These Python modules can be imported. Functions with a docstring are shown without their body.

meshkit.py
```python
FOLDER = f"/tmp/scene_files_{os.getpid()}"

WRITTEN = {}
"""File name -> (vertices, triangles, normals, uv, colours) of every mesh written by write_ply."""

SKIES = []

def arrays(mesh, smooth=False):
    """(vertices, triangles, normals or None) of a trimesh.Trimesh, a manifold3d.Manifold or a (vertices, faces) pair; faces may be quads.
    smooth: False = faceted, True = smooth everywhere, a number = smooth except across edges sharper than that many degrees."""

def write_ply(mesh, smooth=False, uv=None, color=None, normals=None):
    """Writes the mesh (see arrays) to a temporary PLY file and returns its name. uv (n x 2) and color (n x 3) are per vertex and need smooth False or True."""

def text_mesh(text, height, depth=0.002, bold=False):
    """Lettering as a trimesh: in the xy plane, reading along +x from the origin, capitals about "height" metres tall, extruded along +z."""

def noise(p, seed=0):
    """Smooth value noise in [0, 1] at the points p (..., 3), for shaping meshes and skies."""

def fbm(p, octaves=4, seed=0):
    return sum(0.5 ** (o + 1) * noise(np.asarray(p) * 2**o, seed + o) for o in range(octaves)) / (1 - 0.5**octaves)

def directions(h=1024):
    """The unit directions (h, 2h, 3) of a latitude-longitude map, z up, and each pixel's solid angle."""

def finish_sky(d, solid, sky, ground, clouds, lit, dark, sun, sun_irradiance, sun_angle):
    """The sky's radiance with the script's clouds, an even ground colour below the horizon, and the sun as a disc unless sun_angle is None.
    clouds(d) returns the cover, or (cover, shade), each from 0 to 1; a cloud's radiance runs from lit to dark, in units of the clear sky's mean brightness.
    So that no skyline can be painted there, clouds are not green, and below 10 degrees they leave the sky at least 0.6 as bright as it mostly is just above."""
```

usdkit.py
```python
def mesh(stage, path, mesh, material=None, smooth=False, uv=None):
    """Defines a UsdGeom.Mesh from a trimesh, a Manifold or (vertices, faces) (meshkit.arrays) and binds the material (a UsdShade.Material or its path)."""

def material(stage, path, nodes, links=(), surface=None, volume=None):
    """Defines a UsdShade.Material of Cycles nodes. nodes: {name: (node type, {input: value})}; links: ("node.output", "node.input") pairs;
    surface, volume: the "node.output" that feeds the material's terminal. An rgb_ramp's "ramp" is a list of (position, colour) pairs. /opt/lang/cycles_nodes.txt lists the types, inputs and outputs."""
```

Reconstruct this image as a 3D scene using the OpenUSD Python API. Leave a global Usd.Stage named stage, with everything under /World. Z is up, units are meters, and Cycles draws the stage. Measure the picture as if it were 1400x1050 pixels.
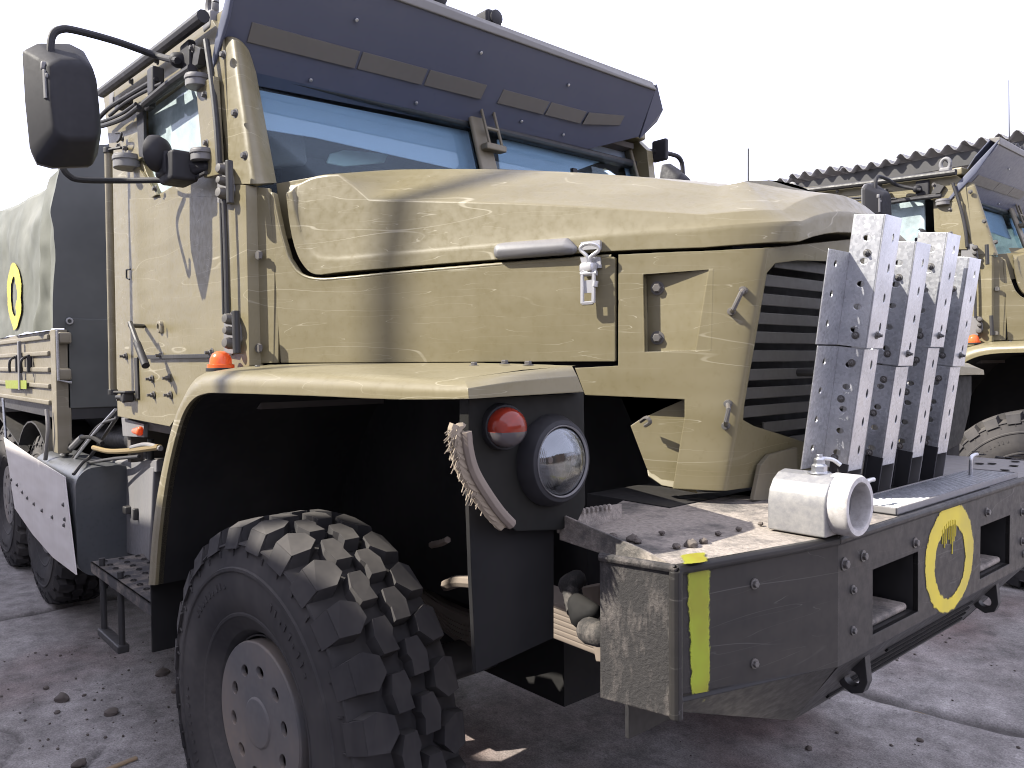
import math, random
import numpy as np, trimesh, manifold3d as m3
import shapely.geometry as sg
import shapely.affinity as sa
from shapely.ops import unary_union
from pxr import Usd, UsdGeom, UsdLux, UsdShade, Gf, Sdf, Vt
import usdkit, meshkit

random.seed(7); rng = np.random.default_rng(7)
stage = Usd.Stage.CreateInMemory()
UsdGeom.SetStageUpAxis(stage, UsdGeom.Tokens.z); UsdGeom.SetStageMetersPerUnit(stage, 1.0)
UsdGeom.Xform.Define(stage, '/World'); UsdGeom.Scope.Define(stage, '/World/Looks')

# ------------------------------------------------------------------ camera, sky, sun, exposure
FOC, CX, CY, HC = 1083.0, 700.0, 525.0, 1.74          # the lens in photo pixels and the eye height
EXPOSURE = 1.25
SKY_STRENGTH, SUN_INT = 0.066, 1.25
SUN_EL, SUN_AZ = math.radians(41), math.radians(31)    # elevation; angle from the truck's side towards its rear
_v1, _v2 = np.array([1930 - CX, 485 - CY, FOC]), np.array([-255 - CX, 502 - CY, FOC])
_dy = _v1 / np.linalg.norm(_v1)
_dm = _v2 - _dy * (_v2 @ _dy); _dm /= np.linalg.norm(_dm)
_dx = -_dm; RC = np.stack([_dx, _dy, np.cross(_dx, _dy)], 1)   # camera = RC @ world
EYE = np.array([0, 0, HC])
cam = UsdGeom.Camera.Define(stage, '/World/camera')
M = np.eye(4); M[0, :3], M[1, :3], M[2, :3], M[3, :3] = RC[0], -RC[1], -RC[2], EYE
cam.AddTransformOp().Set(Gf.Matrix4d(*M.ravel().tolist()))
cam.CreateHorizontalApertureAttr(36.0); cam.CreateVerticalApertureAttr(27.0)
cam.CreateFocalLengthAttr(36.0 * FOC / 1400.0); cam.CreateClippingRangeAttr(Gf.Vec2f(0.05, 2000))
cam.CreateExposureAttr(EXPOSURE)
SUN = np.array([-math.sin(SUN_AZ) * math.cos(SUN_EL), -math.cos(SUN_AZ) * math.cos(SUN_EL), math.sin(SUN_EL)])
sun = UsdLux.DistantLight.Define(stage, '/World/sun')
_z = SUN; _x = np.cross([0, 0, 1], _z); _x /= np.linalg.norm(_x); _y = np.cross(_z, _x)
MS = np.eye(4); MS[0, :3], MS[1, :3], MS[2, :3] = _x, _y, _z
sun.AddTransformOp().Set(Gf.Matrix4d(*MS.ravel().tolist()))
sun.CreateNormalizeAttr(True); sun.CreateIntensityAttr(SUN_INT); sun.CreateAngleAttr(0.5); sun.CreateColorAttr(Gf.Vec3f(1.0, 0.94, 0.84))
sky = UsdLux.DomeLight.Define(stage, '/World/sky')
skym = usdkit.material(stage, '/World/Looks/sky_look', {
    'sky': ('sky_texture', dict(sky_type='single_scattering', sun_disc=False, sun_elevation=SUN_EL, sun_rotation=math.atan2(SUN[0], SUN[1]), aerosol_density=2.5, air_density=1.0)),
    'tc': ('texture_coordinate', {}),
    'noi': ('noise_texture', dict(scale=1.6, detail=4, roughness=0.55)),
    'rmp': ('map_range', dict(from_min=0.3, from_max=0.75, to_min=0.80, to_max=0.98, clamp=True)),
    'veil': ('mix_color', dict(fac=0.6, b=(11.1, 11.3, 14.4), use_clamp=False)),
    'bg': ('background_shader', dict(strength=SKY_STRENGTH))},
    [('tc.generated', 'noi.vector'), ('noi.fac', 'rmp.value'), ('rmp.result', 'veil.fac'), ('sky.color', 'veil.a'), ('veil.result', 'bg.color')], surface='bg.background')
UsdShade.MaterialBindingAPI.Apply(sky.GetPrim()).Bind(skym)
sky.GetPrim().SetCustomDataByKey('kind', 'structure'); sky.GetPrim().SetCustomDataByKey('label', 'bright white hazy sky over the yard'); sky.GetPrim().SetCustomDataByKey('category', 'sky')

# ------------------------------------------------------------------ helpers
def ray(px, py): return RC.T @ np.array([px - CX, py - CY, FOC])
def P(px, py, pl=None, **k):
    """The point of a plane of the place that the photograph shows at (px, py); pl = (normal, offset)."""
    d = ray(px, py)
    if pl is None:
        (a, v), = k.items(); i = 'xyz'.index(a); return EYE + d * ((v - EYE[i]) / d[i])
    n, c = pl; return EYE + d * ((c - EYE @ n) / (d @ n))
def unit(v): v = np.asarray(v, float); return v / np.linalg.norm(v)
_count = {}
def numbered(path):
    _count[path] = k = _count.get(path, -1) + 1
    return path if k == 0 else f'{path}_{k:03d}'
BASE = {}
def thing(name, label, cat, group=None, kind=None, base=(0, 0, 0)):
    x = UsdGeom.Xform.Define(stage, numbered('/World/' + name)); tag(x.GetPrim(), label, cat, group, kind)
    x.AddTranslateOp().Set(Gf.Vec3d(*map(float, base))); BASE[str(x.GetPath())] = np.array(base, float); return str(x.GetPath())
def tag(p, label=None, cat=None, group=None, kind=None):
    for k, v in (('label', label), ('category', cat), ('group', group), ('kind', kind)):
        if v: p.SetCustomDataByKey(k, v)
def cat(ms):
    ms = [m for m in ms if m is not None]
    return ms[0] if len(ms) == 1 else trimesh.util.concatenate(ms)
def tm(m):
    if isinstance(m, m3.Manifold):
        q = m.to_mesh(); return trimesh.Trimesh(q.vert_properties[:, :3], q.tri_verts, process=False)
    return m
def part(parent, name, mesh, mat, smooth=30, label=None, kind=None, cover=None):
    if isinstance(mesh, list): mesh = cat([tm(m) for m in mesh])
    p = numbered(f'{parent}/{name}'); mesh = tm(mesh).copy(); mesh.vertices = mesh.vertices - BASE.get('/'.join(p.split('/')[:3]), np.zeros(3))
    g = usdkit.mesh(stage, p, mesh, LOOK[mat], smooth=smooth)
    if label or kind: tag(g.GetPrim(), label, None, None, kind)
    if cover is not None: UsdGeom.PrimvarsAPI(g).CreatePrimvar('cover', Sdf.ValueTypeNames.FloatArray, 'vertex').Set(Vt.FloatArray.FromNumpy(np.asarray(cover, np.float32)))
    return p
def single(name, mesh, mat, label, category, group=None, kind=None, smooth=30):
    p = part('/World', name, mesh, mat, smooth); tag(stage.GetPrimAtPath(p), label, category, group, kind); return p
def frame(n, up=(0, 0, 1)):
    n = unit(n); u = np.cross(up, n)
    if np.linalg.norm(u) < 1e-3: u = np.cross((1, 0, 0), n)
    u = unit(u); return u, np.cross(n, u), n
def slab(pts, t, holes=(), n=None, rnd=0.0):
    """A plate: the polygon pts (3D, about flat), its front face turned to the eye, t thick behind it."""
    pts = np.asarray(pts, float); o = pts.mean(0)
    if n is None:
        n = np.linalg.svd(pts - o)[2][2]
        if n @ (EYE - o) < 0: n = -n
    u, v, n = frame(n)
    A = np.stack([u, v], 1)
    poly = sg.Polygon((pts - o) @ A, [((np.asarray(h) - o) @ A) for h in holes])
    if not poly.is_valid: poly = poly.buffer(0)
    if rnd: poly = poly.buffer(-rnd).buffer(rnd, quad_segs=4)
    if t < 0: n = n; 
    out = []
    for g in getattr(poly, 'geoms', [poly]):
        m = trimesh.creation.extrude_polygon(g, abs(t), engine='earcut')
        m.vertices = o + m.vertices[:, :1] * u + m.vertices[:, 1:2] * v + (m.vertices[:, 2:3] - (abs(t) if t > 0 else 0)) * n
        out.append(m)
    return cat(out)
def box(c, s, ax=None, r=0.0):
    """A box of size s at c with axes ax (rows), its edges rounded by r."""
    s = np.asarray(s, float)
    if r > 0:
        r = min(r, s.min() * 0.45); sp = m3.Manifold.sphere(r, 8); h = s / 2 - r
        m = m3.Manifold.batch_hull([sp.translate([a * h[0], b * h[1], d * h[2]]) for a in (-1, 1) for b in (-1, 1) for d in (-1, 1)])
        m = tm(m)
    else: m = trimesh.creation.box(extents=s)
    if ax is not None: m.vertices = m.vertices @ np.asarray(ax)
    m.vertices = m.vertices + np.asarray(c); return m
def lathe(p, axis, prof, n=24):
    """prof: (radius, height along axis) pairs revolved about axis at p."""
    u, v, w = frame(axis); prof = np.asarray(prof, float)
    a = np.linspace(0, 2 * np.pi, n, endpoint=False)
    V = (np.asarray(p)[None, None] + prof[:, None, :1] * (np.cos(a)[None, :, None] * u + np.sin(a)[None, :, None] * v) + prof[:, None, 1:] * w).reshape(-1, 3)
    k = len(prof); F = []
    for i in range(k - 1):
        for j in range(n):
            q = (j + 1) % n; F += [[i * n + j, i * n + q, (i + 1) * n + q], [i * n + j, (i + 1) * n + q, (i + 1) * n + j]]
    m = trimesh.Trimesh(V, F, process=False); m.merge_vertices(); m.update_faces(m.nondegenerate_faces()); return m
def cyl(a, b, r, r2=None, n=14):
    a, b = np.asarray(a, float), np.asarray(b, float); L = np.linalg.norm(b - a); r2 = r if r2 is None else r2
    return lathe(a, b - a, [(0, 0), (r, 0), (r2, L), (0, L)], n)
def curve(pts, k=6):
    """Catmull-Rom through pts."""
    p = np.asarray(pts, float)
    if len(p) < 3: return p
    q = np.vstack([2 * p[0] - p[1], p, 2 * p[-1] - p[-2]]); out = []
    for i in range(1, len(q) - 2):
        for t in np.arange(k) / k:
            out.append(0.5 * (2 * q[i] + (q[i + 1] - q[i - 1]) * t + (2 * q[i - 1] - 5 * q[i] + 4 * q[i + 1] - q[i + 2]) * t * t + (3 * q[i] - q[i - 1] - 3 * q[i + 1] + q[i + 2]) * t ** 3))
    return np.array(out + [p[-1]])
def tube(pts, r, n=10, k=6, smooth=True):
    p = curve(pts, k) if smooth else np.asarray(pts, float)
    d = np.gradient(p, axis=0); d /= np.linalg.norm(d, axis=1, keepdims=True)
    u = unit(np.cross(d[0], [0.3, 0.5, 0.81])); V = []
    a = np.linspace(0, 2 * np.pi, n, endpoint=False)
    rr = np.broadcast_to(r, len(p))
    for i in range(len(p)):
        u = unit(u - d[i] * (u @ d[i])); v = np.cross(d[i], u)
        V.append(p[i] + rr[i] * (np.cos(a)[:, None] * u + np.sin(a)[:, None] * v))
    V = np.vstack(V + [p[:1], p[-1:]]); F = []; L = len(p)
    for i in range(L - 1):
        for j in range(n):
            q = (j + 1) % n; F += [[i * n + j, i * n + q, (i + 1) * n + q], [i * n + j, (i + 1) * n + q, (i + 1) * n + j]]
    for j in range(n):
        q = (j + 1) % n; F += [[L * n, q, j], [L * n + 1, (L - 1) * n + j, (L - 1) * n + q]]
    return trimesh.Trimesh(V, F, process=False)
def loft(rows, close=False):
    """Quads between rows of equally many points."""
    V = np.vstack(rows); n = len(rows[0]); F = []
    for i in range(len(rows) - 1):
        for j in range(n - (0 if close else 1)):
            q = (j + 1) % n; F += [[i * n + j, i * n + q, (i + 1) * n + q], [i * n + j, (i + 1) * n + q, (i + 1) * n + j]]
    return trimesh.Trimesh(V, F, process=False)
def thick(m, t):
    """Gives a sheet a thickness t to the back of its normals (turned to the eye)."""
    m = m.copy(); m.merge_vertices()
    vn = np.array(m.vertex_normals)
    if ((EYE - m.triangles_center) * m.face_normals).sum(1).mean() < 0: m.invert(); vn = -vn
    b = trimesh.Trimesh(m.vertices - vn * t, m.faces[:, ::-1], process=False)
    e = m.edges; es = np.sort(e, 1); _, i, c = np.unique(es, axis=0, return_index=True, return_counts=True)
    bd = e[i[c == 1]]; n = len(m.vertices)
    side = np.vstack([np.column_stack([bd[:, 1], bd[:, 0], bd[:, 0] + n]), np.column_stack([bd[:, 1], bd[:, 0] + n, bd[:, 1] + n])])
    return trimesh.Trimesh(np.vstack([m.vertices, b.vertices]), np.vstack([m.faces, b.faces + n, side]), process=False)
def hexbolt(p, n, r=0.011, h=0.009, washer=True):
    """A hexagon bolt head on a washer, or its nut and thread."""
    u, v, w = frame(n); out = []
    if washer: out.append(lathe(p, n, [(0, -.001), (r * 1.5, -.001), (r * 1.5, .002), (0, .002)], 14))
    out.append(lathe(np.asarray(p) + w * .002, n, [(r, 0), (r, h * .8), (r * .8, h), (0, h)], 6))
    return cat(out)
def stud(p, n, r=0.011, h=0.009, L=0.02):
    return cat([hexbolt(p, n, r, h), cyl(np.asarray(p), np.asarray(p) + unit(n) * L, r * .55, n=8)])
def hull(pts_r, seg=10):
    return tm(m3.Manifold.batch_hull([m3.Manifold.sphere(r, seg).translate(list(map(float, p))) for p, r in pts_r]))
def both(parent, name, mesh, mat, smooth=30):
    if isinstance(mesh, list): mesh = cat([tm(m) for m in mesh])
    a = part(parent, name, mesh, mat, smooth); part(parent, name, mirror_y(tm(mesh), 2.35), mat, smooth); return a
def toward_eye(m, p=None):
    p = EYE if p is None else p
    if ((p - m.triangles_center) * m.face_normals).sum(1).mean() < 0: m.invert()
    return m
def mirror_y(m, c):
    m = m.copy(); m.vertices[:, 1] = 2 * c - m.vertices[:, 1]; m.invert(); return m

# ------------------------------------------------------------------ materials
LOOK = {}
def look(name, nodes, links, surface='p.BSDF', volume=None):
    LOOK[name] = usdkit.material(stage, '/World/Looks/' + name, nodes, links, surface=surface, volume=volume)
def paint(name, base, dirt, rough=0.38, scratch=0.0, dirt_amt=0.35, spec=0.5, bev=0.004, scr=(0.42, 0.39, 0.30), coat=0.0, zdirt=None):
    """Military paint: slow tone variation, dust, fine scratches that show pale, worn gloss."""
    d = [min(1, x) for x in dirt]
    nodes = {'g': ('geometry', {}),
        'n1': ('noise_texture', dict(scale=1.7, detail=5, roughness=0.6)), 'n2': ('noise_texture', dict(scale=38, detail=6, roughness=0.65)),
        'r1': ('map_range', dict(from_min=0.42, from_max=0.72, to_min=0.0, to_max=dirt_amt, clamp=True)),
        'r2': ('map_range', dict(from_min=0.35, from_max=0.75, to_min=0.55, to_max=1.2, clamp=True)),
        'mm': ('math', dict(math_type='multiply')),
        'mx': ('mix_color', dict(a=base, b=d)), 'sx': ('separate_xyz', {}), 'ms': ('mapping', dict(scale=(14, 14, .7))), 'ns': ('noise_texture', dict(scale=1.0, detail=5, roughness=.6)),
        'up': ('map_range', dict(from_min=.35, from_max=1.0, to_min=0, to_max=.40, clamp=True)), 'r3': ('map_range', dict(from_min=0.3, from_max=0.75, to_min=0.85, to_max=1.1, clamp=True)), 'st': ('map_range', dict(from_min=.5, from_max=.72, to_min=0, to_max=.16, clamp=True)),
        'a1': ('math', dict(math_type='add')), 'a2': ('math', dict(math_type='add', use_clamp=True)), 'ud': ('math', dict(math_type='multiply')),
        'rr': ('map_range', dict(from_min=0.3, from_max=0.7, to_min=rough - .07, to_max=rough + .13, clamp=True)),
        'p': ('principled_bsdf', dict(roughness=rough, specular_ior_level=spec, coat_weight=coat, coat_roughness=.25)),
        'bp': ('bump', dict(strength=0.05, distance=0.003)), 'bv': ('bevel', dict(radius=bev, samples=4))}
    links = [('g.position', 'n1.vector'), ('g.position', 'n2.vector'), ('n1.fac', 'r1.value'), ('n2.fac', 'r2.value'), ('r1.result', 'mm.value1'), ('r2.result', 'mm.value2'),
        ('g.normal', 'sx.vector'), ('sx.z', 'up.value'), ('up.result', 'ud.value1'), ('n2.fac', 'r3.value'), ('r3.result', 'ud.value2'), ('g.position', 'ms.vector'), ('ms.vector', 'ns.vector'), ('ns.fac', 'st.value'), ('mm.value', 'a1.value1'), ('ud.value', 'a1.value2'), ('a1.value', 'a2.value1'), ('st.result', 'a2.value2'), ('a2.value', 'mx.fac'), ('n2.fac', 'rr.value'), ('rr.result', 'p.roughness'), ('n2.fac', 'bp.height'), ('bv.bevel', 'bp.normal'), ('bp.normal', 'p.normal')]
    last = 'mx.result'
    if scratch:
        for i, (sc, w, seed) in enumerate([((0.55, 0.55, 5.2), 0.0011, 0), ((0.9, 0.9, 7.5), 0.0012, 11), ((1.8, 1.8, 9.0), 0.0013, 23), ((1.3, 1.3, 16.0), 0.0010, 41)]):
            nodes.update({f'm{i}': ('mapping', dict(scale=sc, location=(seed, seed * .7, seed * .3))), f's{i}': ('noise_texture', dict(scale=1.5, detail=1.6, roughness=0.45, distortion=0.0)),
                f'a{i}': ('math', dict(math_type='subtract', value2=0.5)), f'b{i}': ('math', dict(math_type='absolute')), f'c{i}': ('map_range', dict(from_min=w, from_max=w * 2.6, to_min=1, to_max=0, clamp=True)),
                f'k{i}': ('noise_texture', dict(scale=3.1 + i, detail=3)), f'q{i}': ('map_range', dict(from_min=0.42, from_max=0.58, to_min=0, to_max=scratch, clamp=True)), f'e{i}': ('math', dict(math_type='multiply')),
                f'x{i}': ('mix_color', dict(b=scr))})
            links += [('g.position', f'm{i}.vector'), (f'm{i}.vector', f's{i}.vector'), (f's{i}.fac', f'a{i}.value1'), (f'a{i}.value', f'b{i}.value1'), (f'b{i}.value', f'c{i}.value'),
                (f'm{i}.vector', f'k{i}.vector'), (f'k{i}.fac', f'q{i}.value'), (f'c{i}.result', f'e{i}.value1'), (f'q{i}.result', f'e{i}.value2'), (f'e{i}.value', f'x{i}.fac'), (last, f'x{i}.a')]
            last = f'x{i}.result'
    links.append((last, 'p.base_color'))
    look(name, nodes, links)
paint('olive_paint', (0.121, 0.1015, 0.0490), (0.18, 0.158, 0.098), rough=0.36, scratch=0.42, dirt_amt=0.13)
paint('grille_paint', (0.055, 0.052, 0.045), (0.09, 0.082, 0.07), rough=0.45, dirt_amt=0.4)
paint('olive_dusty', (0.118, 0.102, 0.062), (0.20, 0.178, 0.135), rough=0.5, scratch=0.25, dirt_amt=0.6)
paint('bumper_paint', (0.0135, 0.0135, 0.0145), (0.036, 0.033, 0.030), rough=0.42, scratch=0.2, dirt_amt=0.35, spec=.22, scr=(0.2, 0.19, 0.18))
paint('dark_metal', (0.015, 0.015, 0.016), (0.05, 0.045, 0.04), rough=0.5, dirt_amt=0.4)
paint('lamp_panel_paint', (0.007, 0.007, 0.006), (0.018, 0.017, 0.014), spec=.2, rough=0.55, dirt_amt=0.4)
paint('black_plastic', (0.016, 0.016, 0.019), (0.04, 0.038, 0.038), spec=.3, rough=0.6, dirt_amt=0.3, bev=.003)
paint('grey_metal', (0.13, 0.13, 0.135), (0.22, 0.20, 0.18), rough=0.5, dirt_amt=0.5)
paint('pale_plate', (0.72, 0.69, 0.66), (0.50, 0.46, 0.42), rough=0.55, dirt_amt=0.7, scratch=0.2)
paint('rubber', (0.012, 0.012, 0.0125), (0.03, 0.028, 0.026), rough=0.75, dirt_amt=0.9, spec=0.15, bev=.004)
paint('tyre_rubber', (0.030, 0.029, 0.031), (0.095, 0.088, 0.082), rough=0.8, dirt_amt=0.85, spec=0.25, bev=.0018)
paint('bolt_metal', (0.07, 0.068, 0.066), (0.14, 0.12, 0.10), rough=0.45, dirt_amt=0.5, bev=.001)
paint('rim_paint', (0.10, 0.098, 0.10), (0.24, 0.195, 0.155), rough=0.55, dirt_amt=0.9)
paint('strip_paint', (0.105, 0.10, 0.092), (0.15, 0.14, 0.125), rough=0.5)
paint('interior', (0.085, 0.075, 0.066), (0.12, 0.105, 0.09), rough=0.7)
paint('yellow_paint', (0.50, 0.41, 0.035), (0.45, 0.38, 0.08), rough=0.55, dirt_amt=0.5, bev=.001)
paint('lime_paint', (0.19, 0.24, 0.012), (0.17, 0.16, 0.02), rough=0.5, dirt_amt=0.9, bev=.001)
paint('wood', (0.34, 0.24, 0.14), (0.22, 0.17, 0.11), rough=0.8)
paint('stone', (0.075, 0.062, 0.055), (0.14, 0.12, 0.10), rough=0.9, bev=.001)
paint('rope_fibre', (0.30, 0.25, 0.185), (0.13, 0.105, 0.08), rough=0.9, bev=.001)
paint('earthy_metal', (0.16, 0.13, 0.105), (0.30, 0.25, 0.20), rough=0.8)
paint('wall_concrete', (0.42, 0.41, 0.40), (0.32, 0.30, 0.29), rough=0.9)
paint('slate_roof', (0.17, 0.17, 0.18), (0.28, 0.27, 0.26), rough=0.8)
def mud(name, base, soil, lo, hi, scale=5, rough=0.85, streak=None, up=False):
    """Metal under dried mud: soil lies on it in broken patches with a grainy relief."""
    nodes = {'g': ('geometry', {}), 'mp': ('mapping', dict(scale=streak or (1, 1, 1))), 'n': ('noise_texture', dict(scale=scale, detail=9, roughness=0.68)), 'f': ('noise_texture', dict(scale=90, detail=5, roughness=0.7)),
        'r': ('map_range', dict(from_min=lo, from_max=hi, to_min=0, to_max=1, clamp=True)), 'rf': ('map_range', dict(from_min=0.3, from_max=0.75, to_min=0.55, to_max=1.15, clamp=True)),
        'mul': ('mix_color', dict(blend_type='multiply', fac=1.0, a=soil)), 'mx': ('mix_color', dict(a=base)), 'p': ('principled_bsdf', dict(roughness=rough, specular_ior_level=.3)),
        'add': ('math', dict(math_type='multiply_add', value2=0.6)), 'bp': ('bump', dict(strength=0.7, distance=0.006)), 'bv': ('bevel', dict(radius=.005, samples=4))}
    look(name, nodes, [('g.position', 'mp.vector'), ('mp.vector', 'n.vector'), ('g.position', 'f.vector'), ('n.fac', 'r.value'), ('f.fac', 'rf.value'), ('rf.result', 'mul.b'), ('mul.result', 'mx.b'), ('r.result', 'mx.fac'), ('mx.result', 'p.base_color'),
        ('r.result', 'add.value1'), ('f.fac', 'add.value3'), ('add.value', 'bp.height'), ('bv.bevel', 'bp.normal'), ('bp.normal', 'p.normal')])
mud('muddy_plate', (0.085, 0.08, 0.075), (0.34, 0.30, 0.26), 0.36, 0.55, scale=7)
mud('scraped_mud', (0.036, 0.034, 0.033), (0.22, 0.195, 0.175), 0.48, 0.85, scale=6, streak=(5, 5, 1.8))
mud('black_step', (0.05, 0.048, 0.05), (0.22, 0.19, 0.16), 0.45, 0.65, scale=9)
# galvanised steel with its spangle
look('galvanised', {'g': ('geometry', {}), 'v': ('voronoi_texture', dict(scale=130)), 'n': ('noise_texture', dict(scale=9, detail=6, roughness=.6)), 'sep': ('separate_color', {}),
    'c': ('map_range', dict(to_min=-.018, to_max=.018)), 'r': ('rgb_ramp', dict(ramp=[(0.3, (.42, .43, .45)), (0.6, (.56, .57, .59)), (0.8, (.47, .455, .43))])), 'ad': ('mix_color', dict(blend_type='add', fac=1.0)),
    'rr': ('map_range', dict(to_min=.30, to_max=.37)), 'p': ('principled_bsdf', dict(metallic=.92)), 'bv': ('bevel', dict(radius=.003, samples=4))},
    [('g.position', 'v.vector'), ('g.position', 'n.vector'), ('v.color', 'sep.color'), ('sep.r', 'c.value'), ('n.fac', 'r.fac'), ('r.color', 'ad.a'), ('c.result', 'ad.b'), ('ad.result', 'p.base_color'), ('sep.g', 'rr.value'), ('rr.result', 'p.roughness'), ('bv.bevel', 'p.normal')])
look('cast_aluminium', {'g': ('geometry', {}), 'n': ('noise_texture', dict(scale=60, detail=5, roughness=.7)), 'r': ('rgb_ramp', dict(ramp=[(0.3, (.20, .20, .21)), (0.7, (.30, .295, .285))])), 'p': ('principled_bsdf', dict(metallic=.5, roughness=.5)), 'bp': ('bump', dict(strength=.15, distance=.002)), 'bv': ('bevel', dict(radius=.004, samples=4))},
    [('g.position', 'n.vector'), ('n.fac', 'r.fac'), ('r.color', 'p.base_color'), ('n.fac', 'bp.height'), ('bv.bevel', 'bp.normal'), ('bp.normal', 'p.normal')])
look('white_pipe', {'g': ('geometry', {}), 'n': ('noise_texture', dict(scale=30, detail=5, roughness=.7)), 'r': ('rgb_ramp', dict(ramp=[(0.35, (.30, .285, .27)), (0.55, (.44, .425, .41))])), 'p': ('principled_bsdf', dict(roughness=.55))}, [('g.position', 'n.vector'), ('n.fac', 'r.fac'), ('r.color', 'p.base_color')])
look('zinc_latch', {'p': ('principled_bsdf', dict(base_color=(.45, .45, .46), metallic=.8, roughness=.42))}, [])
look('canvas', {'g': ('geometry', {}), 'n': ('noise_texture', dict(scale=3, detail=6, roughness=.6)), 'w': ('noise_texture', dict(scale=420, detail=2)), 'r': ('rgb_ramp', dict(ramp=[(0.3, (.075, .08, .062)), (0.55, (.115, .12, .098)), (0.75, (.165, .168, .14))])),
    'p': ('principled_bsdf', dict(roughness=.6, specular_ior_level=.4)), 'bp': ('bump', dict(strength=.2, distance=.002))}, [('g.position', 'n.vector'), ('g.position', 'w.vector'), ('n.fac', 'r.fac'), ('r.color', 'p.base_color'), ('w.fac', 'bp.height'), ('bp.normal', 'p.normal')])
look('canvas_shade', {'g': ('geometry', {}), 'n': ('noise_texture', dict(scale=3, detail=6, roughness=.6)), 'r': ('rgb_ramp', dict(ramp=[(0.3, (.05, .053, .05)), (0.7, (.075, .078, .072))])), 'p': ('principled_bsdf', dict(roughness=.6))}, [('g.position', 'n.vector'), ('n.fac', 'r.fac'), ('r.color', 'p.base_color')])  # same canvas, with the shade of the front face put into its colour
def glass(name, tint, refl_rough=0.02, amount=0.8):
    look(name, {'t': ('transparent_bsdf', dict(color=tint)), 'gl': ('glossy_bsdf', dict(color=(.9, .95, 1), roughness=refl_rough)), 'fr': ('fresnel', dict(IOR=1.5)), 'mx': ('mix_closure', {}),
        'k': ('math', dict(math_type='multiply', value2=amount, use_clamp=True))}, [('fr.fac', 'k.value1'), ('k.value', 'mx.fac'), ('t.BSDF', 'mx.closure1'), ('gl.BSDF', 'mx.closure2')], surface='mx.closure')
look('window_glass', {'t': ('transparent_bsdf', dict(color=(.80, .92, .93))), 'gl': ('glossy_bsdf', dict(color=(.9, .95, 1), roughness=.03)), 'fr': ('fresnel', dict(IOR=1.55)), 'mx': ('mix_closure', {}), 'g': ('geometry', {}), 'n': ('noise_texture', dict(scale=9, detail=6, roughness=.65)), 'r': ('map_range', dict(from_min=.3, from_max=.7, to_min=.3, to_max=.62, clamp=True)),
    'dust': ('diffuse_bsdf', dict(color=(.60, .72, .74))), 'm2': ('mix_closure', {})}, [('fr.fac', 'mx.fac'), ('t.BSDF', 'mx.closure1'), ('gl.BSDF', 'mx.closure2'), ('g.position', 'n.vector'), ('n.fac', 'r.value'), ('r.result', 'm2.fac'), ('mx.closure', 'm2.closure1'), ('dust.BSDF', 'm2.closure2')], surface='m2.closure')  # dust film, its pale cyan also standing in for reflected sky
glass('screen_glass', (.82, .89, .92), amount=.09)
paint('pale_green', (0.42, 0.52, 0.46), (0.30, 0.36, 0.30), rough=0.6)
look('tint_film', {'d': ('principled_bsdf', dict(base_color=(.56, .66, .78), roughness=.25)), 't': ('translucent_bsdf', dict(color=(.52, .66, .84))), 'mx': ('mix_closure', dict(fac=.35))}, [('d.BSDF', 'mx.closure1'), ('t.BSDF', 'mx.closure2')], surface='mx.closure')
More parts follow.
